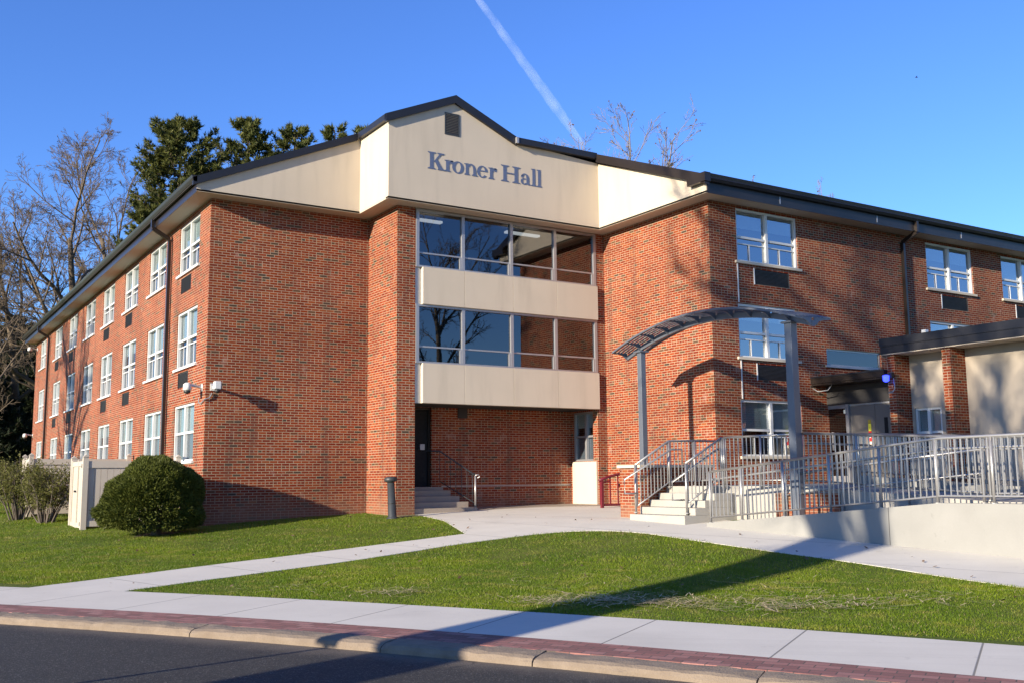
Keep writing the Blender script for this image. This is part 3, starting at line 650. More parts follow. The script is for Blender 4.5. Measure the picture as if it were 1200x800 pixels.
for y0, y1 in ((-9.08, -8.86), (-10.68, -10.45), (-14.3, -14.08), (-16.0, -15.78)):
    p = MB(); p.box(15.0, 15.598, y0, y1, -.3, 3.963); p.build('brick_fin', M['brick'], ann, fix=False)
wn = window(AX, -9.93, -9.16, 1.35, 2.6, 'ground', ann, sill=True)
p = MB(); lbox(p, DX, -7.05, -6.3, .03, .1, 2.74, 2.84); lbox(p, DX, -6.36, -6.3, .02, .1, .7, 2.74); lbox(p, DX, -7.15, -7.05, -.02, .1, .7, 2.84); lbox(p, DX, -8.5, -7.15, .03, .1, 2.79, 2.84); lbox(p, DX, -7.05, -6.36, .03, .1, .7, .9)
ed = p.build('entrance_door', M['alu'], ann)
p = MB(); lbox(p, DX, -6.3, -6.14, .02, .12, .7, 2.84); p.build('door_post', M['bronze'], ed)
p = MB(); lbox(p, DX, -7.05, -6.36, .055, .062, .9, 2.74); p.build('pane', M['glass_dark'], ed)
p = MB(); lbox(p, DX, -7.96, -7.16, .05, .09, .7, 2.785); lbox(p, DX, -8.8, -7.97, .05, .09, .7, 2.785); p.build('door_leaf', M['door'], ed)
p = MB(); lbox(p, DX, -8.36, -8.25, .04, .049, 1.0, 2.42); p.build('vision_pane', M['black'], ed)
p = MB(); lbox(p, DX, -8.9, -6.14, .8, .82, .7, 2.9); p.build('room_wall', M['dark_in'], ed)
p = MB(); lbox(p, DX, -6.98, -6.72, .3, .5, 2.62, 2.72); p.build('ceiling_light', M['tube'], ed)
p = MB(); p.box(15.45, 15.499, -6.62, -6.57, 1.6, 2.1); p.build('handle', M['alu'], ed)
for i, (z0, z1, c) in enumerate([(2.27, 2.38, (.25, .2, .02)), (2.08, 2.27, (.75, .68, .05)), (1.80, 2.08, (.62, .02, .02)), (1.72, 1.80, (.8, .7, .5))]):
    p = MB(); lbox(p, DX, -7.82, -7.73, .042, .049, z0, z1); o = p.build('door_sticker', plain('sticker_%d' % i, c, .5, var=.03), ed)
    if i == 2:
        p = MB(); lbox(p, DX, -7.80, -7.75, .036, .041, 1.90, 2.0); p.build('sticker_patch', M['white'], ed)
p = MB(); lbox(p, DX, -8.85, -6.425, -.01, .04, 2.845, 3.36); p.build('door_header', M['grille'], ann)
p = MB(); p.box(14.87, 16.5, -8.84, -Q-.008, 3.42, 3.60); p.box(14.90, 16.5, -8.82, -Q-.010, 3.37, 3.419); p.build('canopy', M['bronze'], ann)
p = MB(); p.box(14.85, 14.868, -8.85, -Q-.008, 3.565, 3.612); p.build('canopy_edge', M['darkfas'], ann)
p = MB(); p.smooth = True; p.tube([(14.9, -6.46, 3.30), (14.95, -6.6, 3.2), (15.0, -6.9, 3.22), (15.05, -7.0, 3.36)], .016, 6); p.build('loose_cable', M['alu'], ann)
bl = thing('blue_lamp', 'small glowing blue emergency lamp at the canopy corner', 'lamp', (14.8, -8.97, 3.3))
p = MB(); p.box(14.83, 14.93, -9.10, -9.0, 3.36, 3.5); p.build('lamp_bracket', M['grille'], bl)
p = MB(); p.smooth = True; p.tube([(14.78, -8.97, 3.44), (14.78, -8.97, 3.42), (14.78, -8.97, 3.29), (14.78, -8.97, 3.26)], [.04, .085, .075, .03], 14); p.build('lamp_globe', M['blue'], bl)
p = MB(); p.smooth = True; p.tube([(14.88, -9.12, 3.36), (14.9, -9.13, 3.1), (14.86, -9.1, 3.0), (14.8, -9.0, 2.98)], .014, 6); p.build('conduit', M['alu'], bl)
fl = thing('roof_floodlight', 'small white floodlight on the annex roof edge below the window', 'light', (15.6, -9.6, 4.37))
p = MB(); p.tube([(15.6, -9.6, 4.37), (15.6, -9.6, 4.45)], .03, 8).box(15.54, 15.66, -9.66, -9.54, 4.45, 4.57); p.build('lamp_head', M['white'], fl)

# ---------------------------------------------------------------- landing, stairs, ramps
Mst = concrete('stair_concrete', (.37, .35, .31), None, stain=.2)
Mrw = concrete('ramp_wall_concrete', (.27, .265, .245), 6.0, (0, 1), .42, stain=.2)
stp = thing('entrance_stairs', 'pale concrete stairs and landing leading up to the entrance', 'stairs', (7.4, -8.5, -.1))
XS = [7.41, 7.71, 7.99, 8.26, 8.55]; ZS = [.095, .25, .40, .55, .70]
p = MB()
for i in range(4): p.box(XS[i], 8.9, -9.48, -7.66, -.3 if i == 0 else ZS[i-1]+.0005, ZS[i])
p.build('steps', Mst, stp, bevel=.008)
p = MB(); p.box(8.55, 15.58, -9.0, -6.43, -.2, .70); p.box(8.9, 15.58, -11.3, -9.0, -.2, .699); p.build('landing', Mst, stp)
p = MB(); p.box(8.868, 8.899, -12.3, -10.65, -.2, .56); p.build('landing_wall', M['brick'], stp, fix=False)
ckw = thing('cheek_wall', 'low brick wall with cream cap beside the stairs', 'wall', (7.78, -7.2, 0))
p = MB(); p.box(7.78, 10.0, -7.60, -6.86, -.2, 1.12); p.build('wall', M['brick'], ckw, fix=False)
p = MB(); p.box(7.73, 10.05, -7.65, -6.81, 1.122, 1.19); p.build('cap', M['cap'], ckw, bevel=.006)
ramp = thing('access_ramp', 'long pale concrete access ramp with a solid side wall', 'ramp', (7.45, -13, -.2))
def ramp_z(y): return float(np.interp(-y, [10.1, 15.5, 30], [-.06, .42, .46]))
p = MB(); ys = [-10.1, -12, -14, -15.5, -18, -26]
p.prism([(-10.1, -1), (-26, -1)]+[(y, ramp_z(y)+.03) for y in ys[::-1]], yz, 7.45, 7.62); p.build('side_wall', Mrw, ramp)
p = MB(); p.prism([(-10.1, -1), (-26, -1)]+[(y, ramp_z(y)) for y in ys[::-1]], yz, 7.622, 8.9); p.build('lower_run', Mst, ramp)
def up_z(y): return float(np.interp(-y, [11.3, 15.5, 26], [.70, .44, .43]))
p = MB(); p.prism([(-11.302, -1), (-26, -1), (-26, .43), (-15.5, .44), (-11.302, .698)], yz, 8.902, 10.6); p.build('upper_run', Mst, ramp)
p = MB(); p.prism([(-11.302, -1), (-26, -1), (-26, .62), (-15.5, .64), (-11.302, .9)], yz, 10.602, 10.75); p.build('back_wall', Mrw, ramp)

# railings
def railing(name, label, pts, posts, h=1.04, low=.10, hand=None, group='galvanised railings', gap=.112, bal=True, post_r=.024):
    """pts: floor polyline (x,y,z); posts: fractions along each segment are made at pts and every ~1.5 m"""
    o = thing(name, label, 'railing', pts[0], group)
    upz = Vector((0, 0, 1)); P = [Vector(q) for q in pts]
    t = MB(); t.smooth = True; t.tube([q+upz*h for q in P], .024, 10); t.build('top_rail', M['galv'], o)
    t = MB(); t.smooth = True; t.tube([q+upz*low for q in P], .017, 8); t.build('bottom_rail', M['galv'], o)
    if bal:
        b = MB()
        for a, c in zip(P[:-1], P[1:]):
            L = (c-a).length; n = max(1, int(L/gap))
            for i in range(n):
                q = a+(c-a)*((i+.5)/n); b.tube([q+upz*low, q+upz*h], .012, 6, cap=False)
        b.build('balusters', M['galv'], o)
    for q in posts:
        b = MB(); b.smooth = True; b.tube([Vector(q)-upz*.04, Vector(q)+upz*(h-.004)], .025, 10); b.build('post', M['galv'], o)
        b = MB(); b.tube([Vector(q)-upz*.005, Vector(q)+upz*.012], .055, 12); b.build('base_plate', M['galv'], o)
    if hand:
        b = MB(); b.smooth = True; b.tube(hand, .021, 10); b.build('handrail', M['galv'], o)
    return o
def seg_posts(a, c, n): return [tuple(Vector(a)+(Vector(c)-Vector(a))*i/n) for i in range(n+1)]
L0 = (7.52, -7.75, .13); L1 = (8.52, -7.75, .68); L2 = (10.2, -7.75, .70)
o = railing('stair_railing', 'galvanised railing on the brick wall side of the stairs', [L0, L1, L2], [L0, L1, (9.3, -7.75, .7), L2], 1.05, .12,
            [(7.52, -7.83, .55), (7.14, -7.83, .55), (7.14, -7.83, .86), (8.52, -7.83, 1.53), (8.85, -7.83, 1.53), (8.85, -7.83, 1.2)])
R0 = (7.66, -9.28, .14); R1 = (8.72, -9.28, .70)
railing('stair_railing', 'galvanised railing on the ramp side of the stairs', [R0, R1], [R0, R1], 1.05, .20,
        [(7.66, -9.2, .42), (7.34, -9.2, .42), (7.34, -9.2, .80), (8.66, -9.2, 1.50), (8.95, -9.2, 1.5)])
D0 = (8.76, -9.3, .70); D1 = (8.95, -11.25, .70); D2 = (8.98, -15.4, .46); D3 = (8.98, -24, .45)
railing('landing_railing', 'galvanised railing along the landing edge behind the arched pergola', [D0, D1], [D0, (8.85, -10.3, .7), D1], 1.05, .12)
railing('ramp_railing', 'galvanised railing between the two ramp runs', [(8.95, -11.35, .70), D2, D3], seg_posts((8.95, -11.35, .70), D2, 3)+[(8.98, -18, .45), (8.98, -20, .45)], 1.06, .12,
        [(9.05, -11.4, 1.56), (9.07, -15.4, 1.32), (9.07, -24, 1.3)])
E0 = (7.53, -10.14, -.03); E1 = (7.53, -15.5, ramp_z(-15.5)+.03); E2 = (7.53, -25, .49)
railing('ramp_railing', 'long galvanised railing on top of the front ramp wall', [E0, E1, E2], [(7.53, y_, ramp_z(y_)+.03) for y_ in (-10.14, -11.03, -12.13, -13.24, -14.33, -15.42, -16.4, -17.5, -18.6)], 1.03, .11,
        [(7.70, -9.75, .45), (7.70, -9.75, .83), (7.70, -10.1, .85), (7.70, -15.5, ramp_z(-15.5)+.89), (7.70, -25, 1.35)])
railing('ramp_railing', 'galvanised inner railing beside the lower ramp run', [(8.8, -11.0, .02), (8.8, -15.4, .42)], seg_posts((8.8, -11.0, .02), (8.8, -15.4, .42), 3), .9, .5, bal=False)
railing('ramp_railing', 'galvanised railing on the annex side of the upper ramp', [(10.67, -11.35, .88), (10.67, -15.5, .64), (10.67, -25, .62)], seg_posts((10.67, -11.35, .88), (10.67, -15.5, .64), 3)+[(10.67, -17.2, .64), (10.67, -19, .64)], .9, .10)
railing('landing_railing', 'galvanised railing across the landing in front of the doors', [(10.7, -11.2, .7), (14.8, -11.2, .7)], seg_posts((10.7, -11.2, .7), (14.8, -11.2, .7), 3), 1.05, .12)
# rail of the steps under the bays
hr = thing('step_railing', 'dark railing with a pale end post on the shaded side steps', 'railing', (6.85, -1.72, .15))
p = MB(); p.smooth = True; p.tube([(5.9, -.72, 1.68), (6.3, -.72, 1.68), (6.86, -1.72, 1.0)], .02, 8); p.tube([(6.3, -.72, .85), (6.86, -1.72, .25)], .014, 6)
for i in range(7):
    f = i/6; x = 6.3+.5*f; y = -.72-.95*f; p.tube([(x, y, .85-.55*f), (x, y, 1.68-.64*f)], .008, 5)
p.build('rail', M['bollard'], hr)
p = MB(); p.smooth = True; p.tube([(6.86, -1.72, .13), (6.86, -1.72, 1.0)], .028, 8); p.build('end_post', M['galv'], hr)
p = MB(); p.smooth = True; p.tube([(6.86, -1.72, 1.0), (6.95, -1.74, 1.03), (6.98, -1.74, .96), (6.92, -1.73, .93)], .02, 8); p.build('rail_end', M['galv'], hr)
# maroon gate
gt = thing('maroon_gate', 'small maroon steel gate with curved top beside the brick stair wall', 'gate', (10.0, -3.8, .15))
def gp_(f, z): return (9.72+.95*f, -3.55-.02*f, z)
p = MB(); p.smooth = True; p.tube([gp_(-.06, .84), gp_(.15, .90), gp_(.45, .97), gp_(.75, 1.02), gp_(1.0, 1.045)], .038, 8); p.build('top_rail', M['maroon'], gt)
p = MB(); p.bar(gp_(0, .18), gp_(1.0, .18), .05, .06); p.build('bottom_rail', M['maroon'], gt)
p = MB(); p.bar(gp_(0, .78), gp_(.3, .82), .03, .04); p.build('latch_bar', M['maroon'], gt)
for f, w in ((.03, .075), (.97, .06)): p = MB(); p.bar(gp_(f, .08), gp_(f, .86+.15*f), w, w); p.build('post', M['maroon'], gt)
for f in (.32, .6, .8): p = MB(); p.bar(gp_(f, .2), gp_(f, .93+.09*f), .03, .03); p.build('bar', M['maroon'], gt)
p = MB(); p.bar((10.4, -3.45, .7), (10.75, -3.45, .78), .05, .08); p.bar((10.55, -3.45, .1), (10.55, -3.45, .7), .05, .05); p.build('latch', M['rubber'], gt)

# ---------------------------------------------------------------- arched pergola
pg = thing('pergola', 'grey steel arched pergola on two posts over the stair landing', 'pergola', (9.0, -8.6, .7))
PA = Vector((9.22, -6.0, 0)); PB = Vector((8.80, -11.33, 0)); ax = (PB-PA).normalized(); nx = Vector((-ax.y, ax.x, 0))
if nx.x < 0: nx = -nx
BH = .115
def arch(u): # u = metres from the left post along the arch, lower edge of the beam
    c = 2.665; k = (4.05-4.40)/(c*c); return 4.40+k*(u-c)**2
U0, U1 = -.60, 6.0
def pp(u, n, z): q = PA+ax*u+nx*n; return (q.x, q.y, z)
p = MB(); N_ = 40; us = [U0+(U1-U0)*i/N_ for i in range(N_+1)]
for n0, n1, dz0, dz1 in ((-.035, .035, 0, BH),):
    b0 = len(p.v)
    for u in us:
        for n, z in ((n0, dz0), (n1, dz0), (n1, dz1), (n0, dz1)): p.v.append(pp(u, n, arch(u)+z))
    for i in range(N_):
        for j in range(4): q = b0+i*4+j; q2 = b0+i*4+(j+1) % 4; p.f.append((q, q+4, q2+4, q2))
    p.f.append((b0, b0+1, b0+2, b0+3)); p.f.append(tuple(b0+N_*4+j for j in (3, 2, 1, 0)))
p.build('arch_beam', M['pergola'], pg)
for uu in [U0+.02+(U1-U0-.04)*i/11 for i in range(12)]:
    for sgn in (-1, 1):
        b = MB(); z = arch(uu); prof = [(.036, .01), (.08, .03), (.16, .10), (.26, .135), (.44, .145), (.44, .172), (.036, .172)]
        n0 = len(b.v); m = len(prof)
        for du in (-.012, .012):
            for n, dz in prof: b.v.append(pp(uu+du, n*sgn, z+dz))
        b.f = [tuple(range(m)), tuple(range(2*m-1, m-1, -1))]+[(i, m+i, m+(i+1) % m, (i+1) % m) for i in range(m)]
        b.build('bracket', M['pergola'], pg)
def strip(n0, n1, dz0, dz1, name, m):
    b = MB()
    for u in us:
        for n, z in ((n0, dz0), (n1, dz0), (n1, dz1), (n0, dz1)): b.v.append(pp(u, n, arch(u)+z))
    for i in range(N_):
        for j in range(4): q = i*4+j; q2 = i*4+(j+1) % 4; b.f.append((q, q+4, q2+4, q2))
    b.f.append((0, 1, 2, 3)); b.f.append(tuple(N_*4+j for j in (3, 2, 1, 0))); return b.build(name, m, pg)
for i in range(9): n = -.40+i*.10; strip(n-.024, n+.024, .175, .193, 'slat', M['pergola'])
for s in (-1, 1): strip(s*.462-.018, s*.462+.018, .155, .2, 'edge_rail', M['pergola'])
for u, zb, w in ((0, -.3, .15), (5.345, -.3, .18)):
    b = MB()
    x, y = (PA+ax*u).xy; b.box(x-w/2, x+w/2, y-w/2, y+w/2, zb, arch(u)-.03); b.build('post', M['pergola'], pg, bevel=.006)
    b = MB(); b.box(x-.14, x+.14, y-.14, y+.14, arch(u)-.04, arch(u)-.005); b.build('cap_plate', M['pergola'], pg)
b = MB(); x, y = PB.xy; b.box(x-.22, x+.22, y-.22, y+.22, -.3, .02); b.build('footing', Mst, pg)

# ---------------------------------------------------------------- small site furniture
bo = thing('bollard_light', 'leaning charcoal bollard light in the grass by the brick pier', 'bollard', (4.05, -2.45, -.04))
p = MB(); p.smooth = True; p.tube([(4.05, -2.45, -.06), (4.05, -2.45, -.03), (4.045, -2.45, .0), (4.0, -2.45, .84)], [.16, .15, .105, .09], 18); p.build('post', M['bollard'], bo)
p = MB(); p.smooth = True; p.tube([(4.0, -2.45, .845), (3.998, -2.45, .87), (3.995, -2.45, .93), (3.993, -2.45, .97), (3.992, -2.45, .985)], [.10, .16, .165, .14, .06], 18); p.build('lamp_head', M['bollard'], bo)
p = MB(); p.smooth = True; p.tube([(4.026, -2.45, .32), (4.024, -2.45, .335)], [.104, .104], 18); p.build('collar', M['grille'], bo)
def camera_unit(loc, label, wy):
    c = thing('security_camera', label, 'camera', loc, 'white security cameras'); x, y, z = loc
    p = MB(); p.smooth = True; p.box(x-.02, x-.002, y-.07, y+.07, z-.1, z+.08); p.bar((x-.02, y, z), (x-.38, y-.02, z+.06), .05, .06); p.build('bracket', M['white'], c)
    p = MB(); p.smooth = True; p.tube([(x-.38, y-.02, z+.1), (x-.38, y-.02, z+.06), (x-.38, y-.02, z-.08), (x-.38, y-.02, z-.1)], [.05, .10, .11, .07], 14); p.build('housing', M['white'], c)
    p = MB(); p.smooth = True; p.tube([(x-.38, y-.02, z-.1), (x-.38, y-.02, z-.15), (x-.38, y-.02, z-.18)], [.085, .08, .03], 14); p.build('dome', M['rubber'], c)
camera_unit((0, .30, 3.28), 'white dome camera on an arm at the near brick corner, left face', 0)
camera_unit((0, 31.9, 7.8), 'white camera high under the eave at the far end of the long facade', 0)
camera_unit((0, 32.0, 3.35), 'white camera low on the far end of the long facade', 0)
c2 = thing('security_camera', 'white box camera facing front at the near brick corner', 'camera', (.22, -.1, 3.28), 'white security cameras')
p = MB(); p.box(.12, .30, -.03, -.002, 3.18, 3.36); p.bar((.2, -.02, 3.26), (.2, -.32, 3.28), .05, .06); p.build('bracket', M['white'], c2)
p = MB(); p.box(.12, .29, -.40, -.24, 3.19, 3.39); p.build('housing', M['white'], c2, bevel=.02)
p = MB(); p.smooth = True; p.tube([(.205, -.34, 3.19), (.205, -.34, 3.12), (.205, -.34, 3.09)], [.07, .06, .02], 12); p.build('dome', M['rubber'], c2)
cbx = tag(MB().tube([(-.03, .48, 3.02), (-.03, .48, 2.9), (-.03, .3, 2.86), (-.03, -.03, 2.95), (.1, -.03, 3.0), (.16, -.03, 3.12)], .014, 6).build('cable', M['alu'], hall))
# vinyl fences
def fence_enclosure(x, y, L, W, label, h=1.72):
    f = thing('vinyl_fence', label, 'fence', (x, y, H(x, y)), 'vinyl fence enclosures'); z = H(x, y)-.02
    def post(px, py): b = MB(); b.box(px-.065, px+.065, py-.065, py+.065, z-.2, z+h+.12); b.prism([(-.08, 0), (.08, 0), (0, .07)], lambda a, c, t: (px+a, t, z+h+.12+c), py-.08, py+.08); b.build('post', M['fence'], f)
    post(x, y); post(x, y+L); post(x+W, y)
    b = MB(); b.box(x+.066, x+W-.066, y-.045, y+.045, z+.10, z+.24); b.box(x+.066, x+W-.066, y-.045, y+.045, z+h-.15, z+h+.02)
    n = int((W-.13)/.15)
    for i in range(n): w = (W-.132)/n; b.box(x+.066+i*w+.005, x+.066+(i+1)*w-.005, y-.018, y+.018, z+.24, z+h-.15)
    b.build('panel', M['fence'], f)
    b = MB(); b.box(x-.045, x+.045, y+.066, y+L-.066, z+.06, z+.18); b.box(x-.045, x+.045, y+.066, y+L-.066, z+h-.10, z+h+.02)
    n = int((L-.13)/.2)
    for i in range(n):
        w = (L-.132)/n; b.box(x-.018, x+.018, y+.066+i*w+.005, y+.066+(i+1)*w-.005, z+.18, z+h-.10)
    for k in (0, .45, 1.0): yy = y+.12+(L-.24)*k; b.box(x-.05, x+.05, yy-.05, yy+.05, z+.02, z+h+.06)
    g = b.build('gate', M['fence'], f)
    b = MB()
    for zz in (.16, h-.1): b.box(x-.062, x-.046, y+.10, y+.19, z+zz-.05, z+zz+.05)
    b.box(x-.075, x-.046, y+L*.55, y+L*.55+.16, z+.95, z+1.0); b.build('hinges', M['rubber'], g)
fence_enclosure(-2.42, 1.98, 1.75, 2.3, 'cream vinyl fence and gate between the clipped yew and the shrubs')
fence_enclosure(-2.95, 7.95, 1.5, 2.8, 'cream vinyl fence enclosure behind the leafy shrubs, farther along the wall')
# thin post across the road whose shadow falls on the tarmac
po = thing('road_post', 'slim grey post standing across the road, outside the left of the view', 'post', (-10.0, -18.0, -.62))
p = MB(); p.tube([(-10, -18.0, -.65), (-10, -18.0, 1.25)], .03, 8); p.build('shaft', M['galv'], po); p = MB(); p.box(-10.06, -9.94, -18.12, -17.88, 1.25, 1.42); p.build('cap', M['galv'], po)

# ---------------------------------------------------------------- vegetation
def branch_tubes(brs, k_of):                                  # list of (pts (n,3), radii (n,), level) -> V, F
    Vs = []; Fs = []; off = 0
    for pts, rad, lev in brs:
        k = k_of(lev); n = len(pts); d = np.gradient(pts, axis=0); d /= np.linalg.norm(d, axis=1)[:, None]+1e-9
        ref = np.array([0.3, .9, .1]) if abs(d[0][2]) > .8 else np.array([0, 0, 1.])
        a = np.cross(d, ref); a /= np.linalg.norm(a, axis=1)[:, None]+1e-9; b = np.cross(a, d)
        th = np.arange(k)*2*np.pi/k
        ring = pts[:, None]+(a[:, None]*np.cos(th)[None, :, None]+b[:, None]*np.sin(th)[None, :, None])*rad[:, None, None]
        Vs.append(ring.reshape(-1, 3)); i = np.arange(n-1)[:, None]*k; j = np.arange(k)[None]
        q = (off+i+j).ravel(); q2 = (off+i+(j+1) % k).ravel(); Fs.append(np.stack([q, q+k, q2+k, q2], 1)); off += n*k
    return np.concatenate(Vs), np.concatenate(Fs)
def grow(rng, base, height, rad, spec, lean=(0, 0), first=.3, gnarl=.12, upb=.25):
    """spec: list per level of (children, angle, length ratio)"""
    brs = []
    def br(p, d, L, r, lev, r_end):
        n = 9 if lev == 0 else (7 if lev == 1 else (5 if lev < 4 else 4))
        pts = [p.copy()]; q = p.copy(); dd = d.copy()
        for i in range(n-1):
            dd = dd+rng.normal(0, gnarl*(1 if lev else .4), 3); dd[2] += (upb if lev else .0)/n*1.2; dd /= np.linalg.norm(dd); q = q+dd*L/(n-1); pts.append(q.copy())
        pts = np.array(pts); rr = np.linspace(r, r_end, n); brs.append((pts, rr, lev))
        if lev >= len(spec): return
        nc, ang, ratio = spec[lev]; nc = max(1, int(round(nc*rng.uniform(.8, 1.2))))
        for c in range(nc):
            f0 = first if lev == 0 else .18
            f = f0+(1-f0)*((c+rng.random())/nc); f = min(f, .995); x = f*(n-1); i = min(int(x), n-2); pos = pts[i]+(pts[i+1]-pts[i])*(x-i)
            t = pts[i+1]-pts[i]; t /= np.linalg.norm(t); a = rng.normal(size=3); a -= a.dot(t)*t; a /= np.linalg.norm(a)
            th = math.radians(ang*rng.uniform(.65, 1.25))*(1-.35*f*(lev == 0)); nd = t*math.cos(th)+a*math.sin(th)
            Ln = L*ratio*rng.uniform(.65, 1.15)*(1-.45*f if lev else 1-.35*f); rl = rr[i]*(.55 if lev < 2 else .55); rl = max(rl, .004)
            br(pos, nd, Ln, rl, lev+1, max(rl*.35, .0035))
    br(np.array(base, float), np.array([lean[0], lean[1], 1.0])/np.linalg.norm([lean[0], lean[1], 1]), height, rad, 0, rad*.3)
    return brs
def bare_tree(label, x, y, z, height, rad, seed, spec, name='bare_tree', lean=(0, 0), first=.3, bark=None, group=None, buds=0, minr=0, gnarl=.12, upb=.25, thick=1.0):
    rng = np.random.default_rng(seed); t = thing(name, label, 'tree', (x, y, z), group)
    brs = grow(rng, (x, y, z-.3), height, rad, spec, lean, first, gnarl, upb)
    if minr: brs = [(p, np.maximum(r, minr), l) for p, r, l in brs]
    V, F = branch_tubes([b for b in brs if b[2] <= 1], lambda l: 12 if l == 0 else 8); npmesh('trunk', V, F, bark or M['bark'], t, True)
    V, F = branch_tubes([b for b in brs if b[2] > 1], lambda l: 6 if l == 2 else (4 if l == 3 else 3)); npmesh('crown', V, F, bark or M['bark'], t)
    if buds:
        tips = np.array([b[0][-1] for b in brs if b[2] >= len(spec)-1]); tips = tips[rng.permutation(len(tips))[:buds]]
        n = len(tips); a = rng.normal(size=(n, 3)); a /= np.linalg.norm(a, axis=1)[:, None]; b = np.cross(a, rng.normal(size=(n, 3))); b /= np.linalg.norm(b, axis=1)[:, None]
        s = rng.uniform(.025, .06, n)[:, None]; V = np.stack([tips-a*s-b*s*.6, tips+a*s-b*s*.6, tips+a*s+b*s*.6, tips-a*s+b*s*.6], 1).reshape(-1, 3); npmesh('dry_leaves', V, np.arange(4*n).reshape(-1, 4), M['bud'], t)
    return t
OAK = [(11, 55, .62), (7, 45, .6), (6, 42, .62), (6, 40, .62), (4, 38, .65)]
OAKL = [(10, 50, .6), (7, 42, .58), (6, 40, .55), (5, 38, .5)]
bare_tree('tall spreading bare oak behind the far end of the long facade', 6.2, 50.5, .1, 18.2, .5, 8, OAK, lean=(-.06, 0), first=.3, group='bare trees behind the hall', minr=.010, gnarl=.13, upb=.12)
bare_tree('bare oak with low spreading limbs, left of the tall spreading oak', 1.9, 53.0, .1, 15.5, .38, 10, OAK, lean=(-.05, 0), first=.28, group='bare trees behind the hall', minr=.010, gnarl=.13, upb=.12)
bare_tree('bare grey tree between the spreading oak and the tallest pine', 9.8, 58, .1, 20.5, .4, 36, OAK, lean=(-.03, .02), first=.33, group='bare trees behind the hall', minr=.011, gnarl=.13, upb=.15)
bare_tree('slender bare tree at the left edge, in front of the dark evergreens', -.6, 42, .1, 11.5, .2, 15, OAKL, lean=(-.03, 0), first=.25, group='bare trees behind the hall', minr=.012)
for i_, (x_, y_, h_, lb_) in enumerate([(3, -44, 15, 'bare tree across the road behind the camera, nearest the road bend'), (14, -47, 17, 'bare tree across the road behind the camera, the middle one of three'), (27, -42, 16, 'bare tree across the road behind the camera, farthest along')]):
    bare_tree(lb_, x_, y_, -.6, h_, .34, 80+i_, [(11, 50, .6), (7, 42, .58), (6, 40, .55), (5, 38, .5)], group='bare street trees', first=.25, minr=.012)
bare_tree('pale barked bare tree with dry leaves rising behind the right roof', 24.4, 12.5, .15, 14.3, .30, 10, [(12, 52, .55), (8, 44, .6), (6, 40, .6), (5, 38, .6)], first=.32, bark=M['bark2'], group='bare trees behind the hall', buds=800, minr=.009)
bare_tree('lower bare tree top showing above the right roof slope', 28.9, 9.2, .15, 11.6, .24, 53, [(10, 48, .5), (7, 42, .55), (6, 40, .5), (4, 38, .5)], first=.35, bark=M['bark2'], group='bare trees behind the hall', buds=200, minr=.009)
# shade trees standing outside the view on the sunny side; their shadows fall across lawn, walk and walls
bare_tree('bare street tree standing just outside the left of the view', -13.6, -21.3, -.62, 15, .55, 31, [(10, 48, .6), (7, 42, .6), (6, 40, .55), (4, 38, .5)], lean=(.0, .38), first=.42, group='bare street trees')
bare_tree('bare street tree farther from the view, past the first one', -22.0, -23.65, -.62, 17.5, .32, 37, [(13, 48, .55), (8, 42, .6), (7, 40, .6), (5, 38, .6)], lean=(.0, .3), first=.42, group='bare street trees')
bare_tree('bare lawn tree outside the left of the view, opposite the far windows', -15.5, 17.5, 0, 15, .4, 41, [(11, 48, .6), (8, 42, .6), (7, 40, .55), (5, 38, .5)], first=.2, group='bare street trees')

